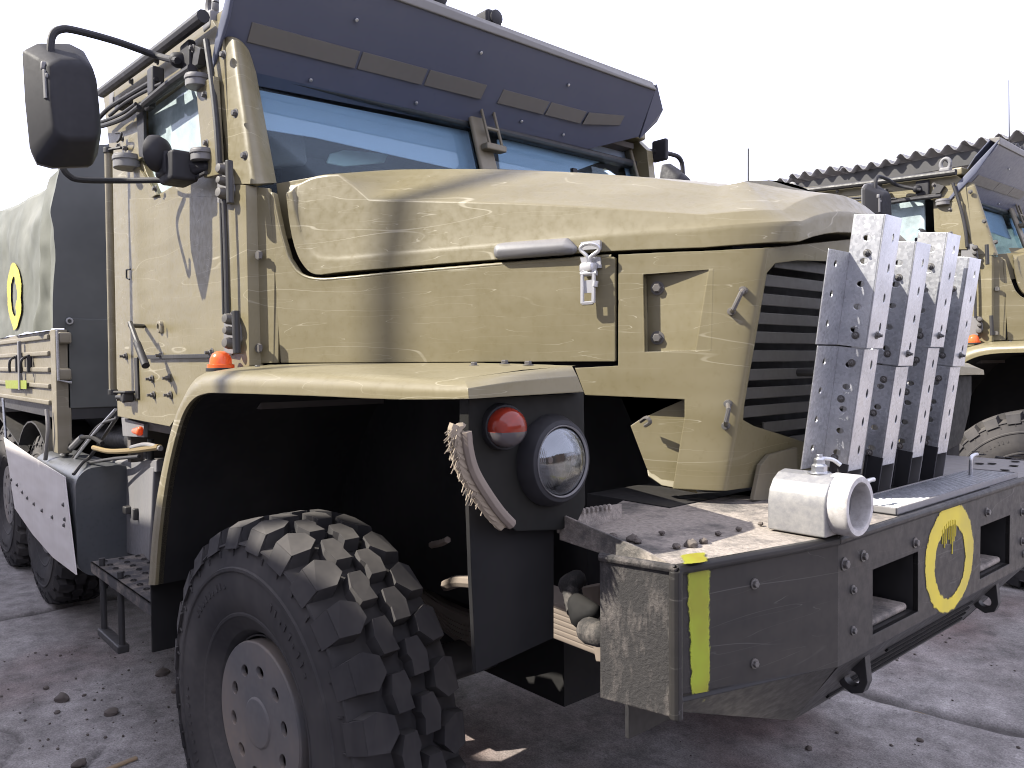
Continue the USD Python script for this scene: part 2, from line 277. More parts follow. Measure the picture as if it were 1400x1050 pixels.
look('lamp_glass', {'g': ('geometry', {}), 'mp': ('mapping', dict(scale=(0, 95, 0))), 'w': ('wave_texture', dict(scale=1, bands_direction='y')), 'bp': ('bump', dict(strength=.12, distance=.003)), 't': ('transparent_bsdf', dict(color=(.93, .95, .97))), 'gl': ('glossy_bsdf', dict(color=(.9, .95, 1), roughness=.06)), 'fr': ('fresnel', dict(IOR=1.6)), 'k': ('math', dict(math_type='multiply_add', value2=1.5, value3=.12, use_clamp=True)), 'mx': ('mix_closure', {})},
    [('g.position', 'mp.vector'), ('mp.vector', 'w.vector'), ('w.fac', 'bp.height'), ('bp.normal', 'gl.normal'), ('bp.normal', 'fr.normal'), ('fr.fac', 'k.value1'), ('k.value', 'mx.fac'), ('t.BSDF', 'mx.closure1'), ('gl.BSDF', 'mx.closure2')], surface='mx.closure')
look('reflector', {'p': ('principled_bsdf', dict(base_color=(.85, .85, .87), metallic=1, roughness=.14))}, [])
look('mirror_face', {'p': ('principled_bsdf', dict(base_color=(.9, .92, .93), metallic=1, roughness=.04))}, [])
look('orange_lens', {'p': ('principled_bsdf', dict(base_color=(.80, .19, .05), roughness=.25, coat_weight=.5)), 't': ('translucent_bsdf', dict(color=(.95, .20, .03))), 'mx': ('mix_closure', dict(fac=.4))}, [('p.BSDF', 'mx.closure1'), ('t.BSDF', 'mx.closure2')], surface='mx.closure')
look('red_lens', {'p': ('principled_bsdf', dict(base_color=(.30, .035, .018), roughness=.2, coat_weight=.6)), 't': ('translucent_bsdf', dict(color=(.4, .05, .02))), 'mx': ('mix_closure', dict(fac=.35))}, [('p.BSDF', 'mx.closure1'), ('t.BSDF', 'mx.closure2')], surface='mx.closure')
look('clear_lens', {'p': ('principled_bsdf', dict(base_color=(.13, .12, .125), roughness=.2, coat_weight=.6)), 't': ('translucent_bsdf', dict(color=(.16, .15, .155))), 'mx': ('mix_closure', dict(fac=.3))}, [('p.BSDF', 'mx.closure1'), ('t.BSDF', 'mx.closure2')], surface='mx.closure')
paint('visor_flare_tint', (0.070, 0.078, 0.115), (0.10, 0.105, 0.13), rough=0.40)  # brow paint with the blue cast of lens flare put into its colour
def spray(name, ca, cb):
    look(name, {'g': ('geometry', {}), 'n': ('noise_texture', dict(scale=55, detail=6, roughness=.7)), 'n2': ('noise_texture', dict(scale=7, detail=4)), 'at': ('attribute', dict(attribute='cover')), 'ad': ('math', dict(math_type='add')), 'r': ('map_range', dict(from_min=.86, from_max=1.10, to_min=0, to_max=1, clamp=True)),
        'mc': ('mix_color', dict(a=ca, b=cb)), 'mr': ('map_range', dict(from_min=.35, from_max=.68, clamp=True)), 'p': ('principled_bsdf', dict(roughness=.55)), 't': ('transparent_bsdf', {}), 'mx': ('mix_closure', {})},
        [('g.position', 'n.vector'), ('g.position', 'n2.vector'), ('n.fac', 'ad.value1'), ('at.fac', 'ad.value2'), ('ad.value', 'r.value'), ('n2.fac', 'mr.value'), ('mr.result', 'mc.fac'), ('mc.result', 'p.base_color'), ('r.result', 'mx.fac'), ('t.BSDF', 'mx.closure1'), ('p.BSDF', 'mx.closure2')], surface='mx.closure')
spray('yellow_spray', (0.56, 0.45, 0.035), (0.42, 0.34, 0.05)); spray('lime_spray', (0.24, 0.29, 0.014), (0.19, 0.15, 0.012))
paint('tank_paint', (0.05, 0.055, 0.06), (0.10, 0.10, 0.10), rough=0.35, dirt_amt=.5)
paint('shade_block_brick', (0.10, 0.065, 0.05), (0.14, 0.12, 0.10), rough=0.9)
look('brass', {'p': ('principled_bsdf', dict(base_color=(.30, .22, .09), metallic=.7, roughness=.4))}, [])
# yard: stained concrete, oily and reddish patches, grit
look('yard_ground', {'g': ('geometry', {}), 'a': ('noise_texture', dict(scale=.9, detail=7, roughness=.62)), 'b': ('noise_texture', dict(scale=7, detail=8, roughness=.7)), 'c': ('noise_texture', dict(scale=110, detail=4, roughness=.7)), 'd': ('noise_texture', dict(scale=.55, detail=4)),
    'mp': ('mapping', dict(location=(5.1, 2.2, 0))), 'ra': ('rgb_ramp', dict(ramp=[(.32, (.18, .164, .152)), (.5, (.275, .256, .242)), (.68, (.37, .347, .330))])),
    'rb': ('map_range', dict(from_min=.3, from_max=.7, to_min=.5, to_max=1.3, clamp=True)), 'rc': ('map_range', dict(from_min=.3, from_max=.7, to_min=.6, to_max=1.35, clamp=True)), 'm1': ('math', dict(math_type='multiply')), 'mul': ('mix_color', dict(blend_type='multiply', fac=1, use_clamp=False)),
    'rd': ('map_range', dict(from_min=.5, from_max=.62, to_min=0, to_max=.8, clamp=True)), 'red': ('mix_color', dict(b=(.17, .122, .112))), 'vo': ('voronoi_texture', dict(scale=13, randomness=1)), 'rv': ('map_range', dict(from_min=.05, from_max=.12, to_min=.35, to_max=1, clamp=True)), 'mul2': ('mix_color', dict(blend_type='multiply', fac=.7)),
    'at': ('attribute', dict(attribute='crack')), 'ck': ('mix_color', dict(b=(.045, .04, .036))), 'ckm': ('math', dict(math_type='multiply', value2=.85)), 'p': ('principled_bsdf', dict(roughness=.88, specular_ior_level=.3)), 'hh': ('math', dict(math_type='add')), 'bp': ('bump', dict(strength=.55, distance=.012))},
    [('g.position', 'a.vector'), ('g.position', 'b.vector'), ('g.position', 'c.vector'), ('g.position', 'mp.vector'), ('mp.vector', 'd.vector'), ('g.position', 'vo.vector'), ('a.fac', 'ra.fac'), ('b.fac', 'rb.value'), ('c.fac', 'rc.value'), ('rb.result', 'm1.value1'), ('rc.result', 'm1.value2'),
     ('d.fac', 'rd.value'), ('rd.result', 'red.fac'), ('ra.color', 'red.a'), ('red.result', 'mul.a'), ('m1.value', 'mul.b'), ('vo.distance', 'rv.value'), ('mul.result', 'mul2.a'), ('rv.result', 'mul2.b'), ('mul2.result', 'ck.a'), ('at.fac', 'ckm.value1'), ('ckm.value', 'ck.fac'), ('ck.result', 'p.base_color'), ('b.fac', 'hh.value1'), ('c.fac', 'hh.value2'), ('hh.value', 'bp.height'), ('bp.normal', 'p.normal')])

# ------------------------------------------------------------------ the yard
CR = [P(x, y, z=0)[:2] for x, y in ((1120, 930), (1195, 956), (1260, 975), (1330, 993), (1400, 1008), (1480, 1024))]
CL = [P(x, y, z=0)[:2] for x, y in ((-90, 872), (0, 848), (50, 838), (100, 826), (200, 812))]
def line_dist(X, Y, L, ext=True):
    D = np.full(X.shape, 9.0)
    for a, b in zip(L[:-1], L[1:]):
        d = b - a; t = np.clip(((X - a[0]) * d[0] + (Y - a[1]) * d[1]) / (d @ d), 0, 1)
        D = np.minimum(D, np.hypot(X - a[0] - t * d[0], Y - a[1] - t * d[1]))
    return D
_r = np.random.default_rng(5)
CK = []
for (x, y, a, n) in ((-3.4, .1, .3, 9), (-2.9, .75, 2.6, 8), (-.4, 3.1, 1.1, 9), (-.9, 3.9, .2, 8), (-4.6, .5, 1.2, 7)):
    pts = [np.array([x, y])]
    for k in range(n): a += _r.normal(0, .45); pts.append(pts[-1] + .14 * np.array([math.cos(a), math.sin(a)]))
    CK.append(pts)
def crack_mask(X, Y):
    w = meshkit.noise(np.stack([X, Y, X * 0], -1) * 9, 8) * .03; m = X * 0
    for L in (CR, CL): m = np.maximum(m, np.exp(-((line_dist(X, Y, L) + w - .015) / .035) ** 2))
    for L in CK: m = np.maximum(m, .75 * np.exp(-((line_dist(X, Y, L) + w * .6 - .009) / .014) ** 2))
    return m
def ground_z(X, Y):
    p = np.stack([X, Y, X * 0], -1)
    z = 0.018 * (meshkit.fbm(p * .7, 3, 3) - .5) + 0.012 * (meshkit.fbm(p * 5, 4, 5) - .5)
    z = z + 0.13 * np.clip((Y - 3.7) / 2.3, 0, 1) ** 1
    near = np.exp(-(np.hypot(X + 3, Y - 2) / 14) ** 2); z = z * np.maximum(near, (Y > 3.5) * .9)
    return z - .024 * crack_mask(X, Y)
gx = np.concatenate([-np.geomspace(400, 9, 22), np.arange(-8.6, 0.6, .025), np.geomspace(.7, 400, 26)])
gy = np.concatenate([-np.geomspace(400, 1.2, 24), np.arange(-1.0, 6.6, .025), np.geomspace(6.8, 500, 30)])
GX, GY = np.meshgrid(gx, gy, indexing='ij')
GZ = ground_z(GX, GY); GV = np.stack([GX, GY, GZ], -1).reshape(-1, 3)
ii, jj = np.meshgrid(np.arange(len(gx) - 1), np.arange(len(gy) - 1), indexing='ij'); q0 = (ii * len(gy) + jj).ravel(); ny = len(gy)
GF = np.vstack([np.column_stack([q0, q0 + ny, q0 + ny + 1]), np.column_stack([q0, q0 + ny + 1, q0 + 1])])
gp = usdkit.mesh(stage, '/World/ground', (GV, GF), LOOK['yard_ground'], smooth=True)
UsdGeom.PrimvarsAPI(gp).CreatePrimvar('crack', Sdf.ValueTypeNames.FloatArray, 'vertex').Set(Vt.FloatArray.FromNumpy(crack_mask(GX, GY).ravel().astype(np.float32)))
tag(gp.GetPrim(), 'stained grey concrete yard with cracks and reddish oily patches', 'ground', None, 'structure')
def gz(x, y): return float(ground_z(np.array([x]), np.array([y]))[0])
def rock(p, s, seed, flat=.6):
    m = trimesh.creation.icosphere(2, 1.0); v = m.vertices
    m.vertices = v * (.65 + .7 * meshkit.fbm(v * 1.7 + seed, 3, seed))[:, None] * np.array([1, .8, flat]) * s; m.vertices = m.vertices @ trimesh.transformations.rotation_matrix(seed * 1.3, [0, 0, 1])[:3, :3]
    m.vertices += np.array([p[0], p[1], gz(p[0], p[1]) + s * flat * .45]); return m
for (x, y, s, lab) in ((85, 957, .042, 'largest dark clod of earth on the concrete left of the front wheel'), (152, 976, .034, 'flat reddish stone lying alone on the pink stain left of the front wheel'), (78, 975, .017, 'small dark stone just below the largest clod on the left'),
        (63, 942, .018, 'small dark stone behind the largest clod on the left'), (115, 950, .012, 'tiny pebble between the largest clod and the reddish stone'), (222, 922, .04, 'dark crumbling clod close to the mudguard flap by the front wheel'),
        (108, 1046, .03, 'dark clod at the bottom edge of the picture beside the stick'), (240, 945, .025, 'small clod against the side of the front tyre'), (1258, 1013, .016, 'small dark pebble lying past the crack in front of the bumper'), (1106, 1024, .018, 'pebble below the near towing eye')):
    p = P(x, y, z=0); single('stone', rock(p, s, x % 17), 'stone', lab, 'stone')
a, b = P(140, 1053, z=.012), P(187, 1034, z=.012)
u_ = unit(b - a); stk = box((a + b) / 2, (np.linalg.norm(b - a), .022, .012), [u_, np.cross((0, 0, 1), u_), (0, 0, 1)], .003)
stk.vertices[:, 2] += gz(*((a + b) / 2)[:2]) - .004
single('wooden_stick', stk, 'wood', 'short pale split wooden stick lying on the concrete at the bottom left', 'stick')
a, b = P(1240, 972, z=.006), P(1272, 979, z=.006); single('straw', tube([a, (a + b) / 2 + [0, 0, .006], b], .0022, 6), 'wood', 'thin pale straw lying in the crack in front of the bumper', 'straw')
gm = []
for k in range(600):
    x, y = (random.uniform(-5.5, -2.3), random.uniform(-.2, 1.6)) if k < 480 else (random.uniform(-2.2, .1), random.uniform(2.0, 5.6))
    s = random.choice((.003, .004, .005, .007, .010)); m = trimesh.creation.icosphere(0, s); m.vertices *= [1, random.uniform(.6, 1), random.uniform(.4, .8)]; m.vertices += [x, y, gz(x, y) + s * .3]; gm.append(m)
single('grit', cat(gm), 'stone', 'fine dark grit scattered over the concrete', 'grit', None, 'stuff', smooth=False)

# buildings of the yard: a wall behind the photographer (out of frame, its shade lies on the ground), an added light block in front, a shed far behind
wallx0, wallx1, wally = -13.0, 8.0, -2.6
wt = WALL_TOP = 1.24 + (0.95 - wally) * math.tan(SUN_EL) / math.cos(SUN_AZ)
w = thing('workshop', 'pale concrete workshop beside the parked trucks', 'building', base=(0, -5, 0))
for k in range(8):
    x0 = wallx0 + (wallx1 - wallx0) * k / 8; part(w, 'wall_panel', box((x0 + (wallx1 - wallx0) / 16, wally - .15, wt / 2 - .2), ((wallx1 - wallx0) / 8 - .015, .3, wt + .4), None, .01), 'wall_concrete')
part(w, 'roof', box(((wallx0 + wallx1) / 2, wally - 2.6, wt + .06 - .09), (wallx1 - wallx0, 4.6, .12)), 'slate_roof')
part(w, 'rear_wall', box(((wallx0 + wallx1) / 2, wally - 4.8, wt / 2 - .2), (wallx1 - wallx0, .2, wt)), 'wall_concrete')
def pole(pt, dist, r, lab):
    d = -unit([SUN[0], SUN[1], 0]); b = np.array([pt[0], pt[1], 0]) - d * dist; h = pt[2] + dist * math.tan(SUN_EL) + 2.5
    o = thing('utility_pole', lab, 'pole', base=(b[0], b[1], 0)); part(o, 'shaft', lathe(b - [0, 0, .3], (0, 0, 1), [(0, 0), (r * 1.15, 0), (r, h), (0, h)], 16), 'wood')
    part(o, 'cap', lathe(b + [0, 0, h - .02], (0, 0, 1), [(r * 1.1, 0), (r * 1.1, .05), (0, .1)], 16), 'dark_metal')
pole((-2.17, 1.41, 1.9), 8.0, .042, 'wooden utility pole standing by the workshop')

h_ = thing('shade_block', 'dark brick hangar across the yard in front of the trucks', 'building', base=(14, 6, 0))  # added out of view to dim the front faces; no such building known
for k in range(8): part(h_, 'wall_bay', box((14.6, -9 + k * 4.0, 1.7), (.4, 3.98, 3.6), None, .01), 'shade_block_brick')
part(h_, 'roof', box((17.5, 5, 3.6), (6.6, 32.5, .15)), 'slate_roof')
for k in range(4): part(h_, 'gate', box((14.37, -5 + k * 7.0, 1.4), (.06, 3.0, 2.8), None, .01), 'dark_metal')

s = thing('shed', 'long shed with a grey corrugated roof behind the second truck', 'shed', base=(-4, 14, 0))
A, B = P(1025, 259, y=14.0), P(1420, 186, y=14.0); ez = (A[2] + B[2]) / 2; xa, xb_ = A[0], B[0] + 5
ns = int((xb_ - xa) / .98)
for k in range(ns):
    x0 = xa + k * .98; xs = np.linspace(x0, x0 + 1.0, 30); rows = []
    for (yy, zz) in ((13.75, 0), (15.4, .06), (17, .12)):
        rows.append(np.column_stack([xs, np.full(30, yy), ez + zz + .055 * np.sin((xs - xa) * 2 * np.pi / .245) + .03 * math.sin(k * 2.1) + (k % 2) * .012]))
    part(s, 'roof_sheet', thick(loft(rows), .012), 'slate_roof')
part(s, 'fascia', box(((xa + xb_) / 2, 13.93, ez - .17), (xb_ - xa, .05, .22)), 'dark_metal')
part(s, 'wall', box(((xa + xb_) / 2, 14.3, ez / 2 - .2), (xb_ - xa, .2, ez)), 'wall_concrete')
a = P(1023, 262, y=13.9); b = P(1023, 203, y=13.9)
single('antenna_mast', cyl(a - [0, 0, 5.0], b, .02, .014, 8), 'dark_metal', 'thin upright mast standing at the left end of the shed roof', 'mast')
# ------------------------------------------------------------------ the near truck
C0 = 2.35                                           # its middle line
YC, YF = 1.13, 0.95                                 # side of the cab, outer edge of the fender
NB = unit([.46, -1, 0]); PB = (NB, NB @ np.array([-2.71, 1.15, 0]))      # tapering side of the bonnet
LEAN = .15; NN = unit([1, 0, -LEAN]); PN = (NN, NN @ np.array([-1.17, 0, 1.75]))   # front of the nose, leaning forward
def PBo(off): return (NB, PB[1] - off)              # the same plane further in
def L(pts, pl=None, **k): return np.array([P(x, y, pl, **k) for x, y in pts])
def mx(m): return mirror_y(m, C0)
T = thing('armored_truck', 'olive armoured truck filling the picture, steel posts before its grille', 'truck', base=(-2.4, 2.35, 0))

# --- cab: side walls with window openings, doors, roof, back, interior
side_px = [(141, 128), (290, 27), (304, 50), (318, 252), (336, 253), (341, 500), (262, 540), (232, 583), (161, 569), (152, 300), (150, 205)]
win_px = [(193, 151), (262, 99), (274, 112), (277, 205), (269, 236), (213, 268), (194, 220)]
sidew = slab(L(side_px, y=YC), .05, [L(win_px, y=YC)])
cab = numbered(T + '/cab'); UsdGeom.Xform.Define(stage, cab)
part(cab, 'side_wall', sidew, 'olive_paint'); part(cab, 'side_wall', mx(sidew), 'olive_paint')
sx0, sx1 = -4.28, -2.66; RZ = 3.04
zc = P(300, 480, y=YC)[2]
part(cab, 'roof', [box((-3.62, C0, RZ - .03), (1.5, 2 * (C0 - YC) - .04, .06), None, .012)], 'olive_paint')
part(cab, 'rear_wall', [box((-4.26, C0, 2.2), (.05, 2 * (C0 - YC) - .1, 1.9))], 'interior')
part(cab, 'headliner', box((-3.60, C0, RZ - .09), (1.36, 2 * (C0 - YC) - .14, .03)), 'interior')
part(cab, 'floor', box((-3.72, C0, 1.46), (1.06, 2 * (C0 - YC) - .1, .06)), 'interior')
part(cab, 'firewall', box((-2.78, C0, 1.95), (.06, 2 * (C0 - YC) - .16, .75)), 'interior')
part(cab, 'dashboard', box((-2.95, C0, 2.12), (.45, 2 * (C0 - YC) - .12, .42), None, .05), 'interior')
for y in (1.75, 2.95):
    st = part(cab, 'seat', [box((-3.75, y, 1.85), (.5, .5, .16), None, .05)], 'black_plastic')
    part(cab, 'seat_back', [box((-4.0, y, 2.25), (.16, .5, .75), None, .06), box((-4.02, y, 2.72), (.12, .3, .2), None, .05)], 'black_plastic')
ax_ = unit([.5, 0, .85]); u, v, w_ = frame(ax_); ang = np.linspace(0, 2 * np.pi, 25)
part(cab, 'steering_wheel', [tube([np.array([-3.28, 2.95, 2.36]) + .23 * (math.cos(a) * u + math.sin(a) * v) for a in ang], .014, 8, 1), cyl((-3.28, 2.95, 2.36), (-3.05, 2.95, 2.2), .03), tube([np.array([-3.28, 2.95, 2.36]) - .23 * u, np.array([-3.28, 2.95, 2.36]) + .23 * u], .012, 6, 1)], 'black_plastic')
# the door's window, its frame strips, the door
glw = slab(L(win_px, y=YC + .03), .025)
part(cab, 'side_window', glw, 'window_glass'); part(cab, 'side_window', mx(glw), 'window_glass')
def strip(pts, y, t, mat='olive_paint', name='window_strip', par=None): return part(par or cab, name, slab(L(pts, y=y), t), mat)
strip([(268, 118), (292, 104), (300, 238), (279, 243)], YC - .03, .02)
strip([(152, 205), (176, 178), (190, 152), (196, 150), (196, 214), (184, 222), (214, 266), (207, 270), (176, 226)], YC - .015, .012)
strip([(186, 152), (196, 147), (197, 216), (190, 214)], YC - .028, .012, 'dark_metal')
for (x, y, r) in ((272, 112, 11), (279, 213, 11), (176, 222, 10)):
    p = P(x, y, y=YC - .035); q = P(x + r, y, y=YC - .035); rr = np.linalg.norm(q - p) * .95
    part(cab, 'standoff', [cyl(p + [0, 0, -rr * .28], p + [0, 0, rr * .28], rr * .62, n=18), cyl(p + [0, 0, rr * .05], p + [0, 0, rr * .2], rr * .66, n=18)], 'grey_metal')
# drip rail along the roof's edge and the rain channel over the window
part(cab, 'roof_rail', tube(L([(139, 127), (205, 78), (278, 22)], y=YC - .05), .024, 10), 'dark_metal')
part(cab, 'window_rail', tube(L([(190, 149), (230, 120), (264, 94)], y=YC - .04), .016, 8), 'dark_metal')
part(cab, 'roof_seam', slab(L([(262, 92), (270, 88), (274, 66), (266, 62)], y=YC - .03), .03), 'dark_metal')
for x, y in ((264, 66), (281, 130), (283, 196), (168, 190), (172, 203), (163, 200), (216, 84), (181, 112), (213, 258)): part(cab, 'bolt', hexbolt(P(x, y, y=YC - .03), (0, -1, 0), .010, .012), 'bolt_metal')
# lifting eye on the roof's corner
e0 = P(290, 16, y=YC + .02)
for mir in (0, 1):
    for dx in ((0, -1.25) if mir else (0, -1.25)):
        c_ = e0 + [dx, 0, .02 if dx else -.01]; g = [tube([c_ + .042 * np.array([math.cos(a) * .8, 0, math.sin(a)]) + [0, 0, .03] for a in np.linspace(0, 2 * np.pi, 17)], .014, 8, 1), box(c_ - [0, 0, .03], (.08, .05, .07), None, .012)]
        part(cab, 'lifting_eye', [mx(m) for m in g] if mir else g, 'grey_metal')
# door: leaf lines, hinges, rod, handle, lock, bolts, rail
door = part(T, 'door', slab(L([(176, 272), (306, 268), (317, 486), (186, 488)], y=YC - .004), .004), 'olive_paint')
part(door, 'seam_bar', slab(L([(200, 485.5), (297, 483.5), (297, 489), (200, 491)], y=YC - .016), .012), 'dark_metal')
part(door, 'seam_bar', slab(L([(183, 489), (187, 489), (189, 545), (185, 545)], y=YC - .008), .006), 'dark_metal')
for (x, y) in ((303, 250), (312, 455)):
    g = []
    for dy, r in ((-19, .020), (-3, .016), (14, .021)):
        p = P(x, y + dy, y=YC - .045); g.append(lathe(p, (.25, -1, .1), [(0, -.035), (r * .9, -.035), (r, .0), (r * .75, .016), (0, .018)], 12))
    h = part(door, 'hinge', slab(L([(x - 6, y - 26), (x + 5, y - 28), (x + 10, y - 8), (x + 11, y + 10), (x + 6, y + 29), (x - 6, y + 27)], y=YC - .022), .022, rnd=.004), 'grey_metal')
    for m in g: part(h, 'hinge_bolt', m, 'bolt_metal')
    part(h, 'hinge_knuckle', cyl(P(x + 10, y - 30, y=YC - .05), P(x + 12, y + 28, y=YC - .05), .013), 'dark_metal')
part(door, 'hinge_rod', tube(L([(306, 272), (309, 350), (311, 432)], y=YC - .035), .009, 8), 'dark_metal'); part(door, 'hinge_rod', tube(L([(301.5, 272), (304, 350), (306, 430)], y=YC - .02), .006, 8), 'dark_metal')
part(door, 'hinge_rod', tube(L([(282, 55), (291, 120), (297, 180), (300, 232)], y=YC - .03), .012, 8), 'dark_metal')
hd = P(196, 446, y=YC - .01); hb = P(178, 445, y=YC - .10); he = P(199, 499, y=YC - .10)
dh = part(door, 'door_handle', [tube([hd, (hd + hb) / 2, hb], .010, 8, 1), tube([hb + [0, 0, .012], he], .011, 10, 1)], 'dark_metal'); part(dh, 'grip', cyl(hb + (he - hb) * .45, he + (he - hb) * .02, .015, .016), 'black_plastic')
part(door, 'lock', [lathe(P(221, 447, y=YC - .003), (0, -1, 0), [(0, 0), (.030, 0), (.026, .014), (.014, .016), (.012, .005), (0, .005)], 18), box(P(222, 450, y=YC - .02), (.008, .012, .03))], 'olive_dusty')
part(door, 'staple', tube(L([(178, 368), (173, 369), (173, 380), (177, 382)], y=YC - .012), .004, 6, 1), 'dark_metal')
for x, y in ((208, 518), (231, 517), (210, 540), (233, 540), (168, 546), (222, 486), (290, 482), (172, 487)): part(door, 'bolt', stud(P(x, y, y=YC - .004), (0, -1, 0), .012, .012, .028), 'bolt_metal')
part(door, 'latch', [box(P(174, 543, y=YC - .03), (.05, .05, .045), None, .008), cyl(P(160, 543, y=YC - .03), P(176, 543, y=YC - .03), .01)], 'dark_metal')
rt, rb = P(148, 206, y=YC - .075), P(154.5, 536, y=YC - .075)
gr = part(T, 'grab_rail', tube([rt, (rt + rb) / 2, rb], .0175, 12, 1), 'olive_dusty')
for p, s in ((rt, -.0), (rb, .0)): part(gr, 'rail_bracket', [tube([p, p + [.02, .0, 0], p + [.09, .03, 0], p + [.09, .08, 0]], .007, 6, 2), cyl(p - [0, 0, .012], p + [0, 0, .012], .022)], 'dark_metal')
# corner column beside the windscreen
bot = [P(318, 252, y=YC - .006), P(341, 251.5, y=1.142)]; top = [P(286, 53, y=YC - .006), P(312, 50, y=1.142)]
eb, et = P(378, 250, x=-2.705), P(347, 82, x=-2.93)
def arc3(a, b, n, k=.55):
    d = unit(a[1] - a[0]); c_ = a[1] + d * np.linalg.norm(b - a[1]) * k
    return [(1 - t) ** 2 * a[1] + 2 * t * (1 - t) * c_ + t * t * b for t in np.linspace(0, 1, n)]
rows = [np.vstack([a[0], (a[0] + a[1]) / 2, *arc3(a, b, 9)]) for a, b in ((bot, eb), (top, et))]
rows = [rows[0] + (rows[1] - rows[0]) * t for t in np.linspace(0, 1, 5)]
colm = thick(loft(rows), .02); colm.merge_vertices()
cp = part(T, 'windscreen_pillar', colm, 'olive_paint', smooth=40); part(T, 'windscreen_pillar', hull([(p, .012) for p in ((-2.735, 3.50, 2.28), (-2.85, 3.555, 2.28), (-2.945, 3.50, 2.93), (-3.05, 3.555, 2.93))]), 'olive_dusty', smooth=40)
for x, y in ((306, 75), (322, 155), (335, 213)): part(cp, 'bolt', hexbolt(P(x, y, y=YC - .012), (.15, -1, 0), .011, .012), 'bolt_metal')
# windscreen: two thick panes under the brow, post between, wiper
WB, WT = -2.725, -2.935
GN = unit([1, 0, (WB - WT) / .62]); PW = (GN, GN @ np.array([WB, 0, 2.30]))
def wpt(y, z): return np.array([(PW[1] - GN[2] * z) / GN[0], y, z])
zt, zb = 2.85, 2.26
for y0, y1 in ((1.20, 2.30), (2.40, 3.50)):
    q = np.array([wpt(y0, zb), wpt(y1, zb), wpt(y1, zt), wpt(y0, zt)]); w = part(T, 'windscreen', slab(q, .05), 'screen_glass')
    q = L([(349, 108), (650, 170), (663, 229), (560, 205), (440, 177), (352, 162)] if y0 < 2 else [(690, 182), (878, 192), (888, 242), (869, 242), (863, 214), (843, 209), (780, 232), (720, 224), (694, 222)], PW) - GN * .06; part(w, 'tinted_band', slab(q, .004), 'tint_film')
    part(w, 'upper_frame', box(wpt((y0 + y1) / 2, zt + .012) - GN * .03, (.06, y1 - y0 + .1, .04), None, .01), 'dark_metal'); part(w, 'frame', [box(wpt((y0 + y1) / 2, zb) - GN * .02, (.07, y1 - y0 + .1, .06), None, .01)], 'olive_dusty')
pb_, pt_ = wpt(C0, 2.25) + GN * .015, wpt(C0, 2.98) + GN * .015
post = part(T, 'windscreen_post', hull([(pb_ + [0, s, 0], .012) for s in (-.045, .045)] + [(pt_ + [0, s, 0], .012) for s in (-.035, .035)]), 'olive_dusty')
lad = [tube([wpt(C0 + s, 2.98) + GN * .06, wpt(C0 + s, 2.72) + GN * .06], .008, 6, 1) for s in (.0, .075)] + [tube([wpt(C0, z) + GN * .06, wpt(C0 + .075, z) + GN * .06], .008, 6, 1) for z in (2.72, 2.80, 2.9)] + [box(wpt(C0 + .03, 2.71) + GN * .05, (.05, .12, .03), None, .006)]
part(post, 'bracket', lad, 'olive_dusty'); part(post, 'bolt', hexbolt(pb_ + (pt_ - pb_) * .48 + GN * .012, GN), 'bolt_metal')
part(T, 'wiper', [tube([wpt(3.05, 2.66) + GN * .03, wpt(3.2, 2.62) + GN * .04, wpt(3.34, 2.5) + GN * .03], .006, 6), box(wpt(2.93, 2.69) + GN * .02, (.02, .03, .05))], 'black_plastic')
# cowl under the windscreen
part(T, 'cowl', [slab(np.array([[-2.74, 1.2, 2.30], [-2.74, 3.5, 2.30], [-2.45, 3.3, 2.26], [-2.45, 1.4, 2.26]]), .02, n=np.array([0, 0, 1.])), slab(L([(378, 251), (440, 240), (470, 300), (385, 330)], PBo(.06)), .01)], 'olive_paint')
# --- armoured brow over the windscreen
F1 = P(895, 124, x=-2.62); FZ = F1[2]; F0 = np.array([-2.62, 1.12, FZ]); N0 = np.array([-2.945, 1.13, 2.80]); Nm = P(800, 205, x=-2.93); N2 = P(873, 187, x=-2.80)
Fm = np.array([-2.62, Nm[1], FZ])
def mix(a, b, t): return a + (b - a) * t
rows = [np.vstack([mix(a, b, t) for t in np.linspace(0, 1, 5)]) for a, b in ((N0, F0), (Nm, Fm), (N2, F1))]
brow = part(T, 'brow', thick(loft(rows), .02), 'visor_flare_tint')
part(brow, 'lip', hull([(p, .006) for p in (F0 + [.004, 0, .005], F1 + [.004, 0, .005], F0 + [.004, 0, .05], F1 + [-.02, 0, .045], F0 + [-.06, 0, .055], F1 + [-.06, 0, .055])]), 'strip_paint')
part(brow, 'end_plate', hull([(p, .006) for p in (F1 + [0, .012, .03], N2 + [0, .012, 0], P(905, 150, x=-2.70), P(897, 166, x=-2.76), F1 + [-.3, .05, .03])]), 'visor_flare_tint')
part(brow, 'end_plate', hull([(p, .006) for p in (F0 + [0, -.004, .03], N0 + [0, -.004, 0], P(313, 20, y=1.126), P(297, 52, y=1.126))]), 'visor_flare_tint')
part(brow, 'top_plate', hull([(p, .006) for p in (F0 + [-.05, 0, .05], F1 + [-.05, 0, .05], np.array([-2.78, 1.16, RZ + .06]), np.array([-2.98, 1.5, RZ + .01]), np.array([-2.98, 3.55, RZ + .01]))]), 'visor_flare_tint')
def und(y, t):      # a point of the brow's underside
    if y < Nm[1]: k = (y - N0[1]) / (Nm[1] - N0[1]); a = mix(N0, Nm, k); b = mix(F0, Fm, k)
    else: k = (y - Nm[1]) / (F1[1] - Nm[1]); a = mix(Nm, N2, k); b = mix(Fm, F1, k)
    return mix(a, b, t)
un = unit(np.cross(Fm - F0, N0 - F0)); un = un if un @ (EYE - F0) > 0 else -un
ys = [1.28, 1.62, 1.94, 2.27, 2.42, 2.72, 3.0, 3.22]
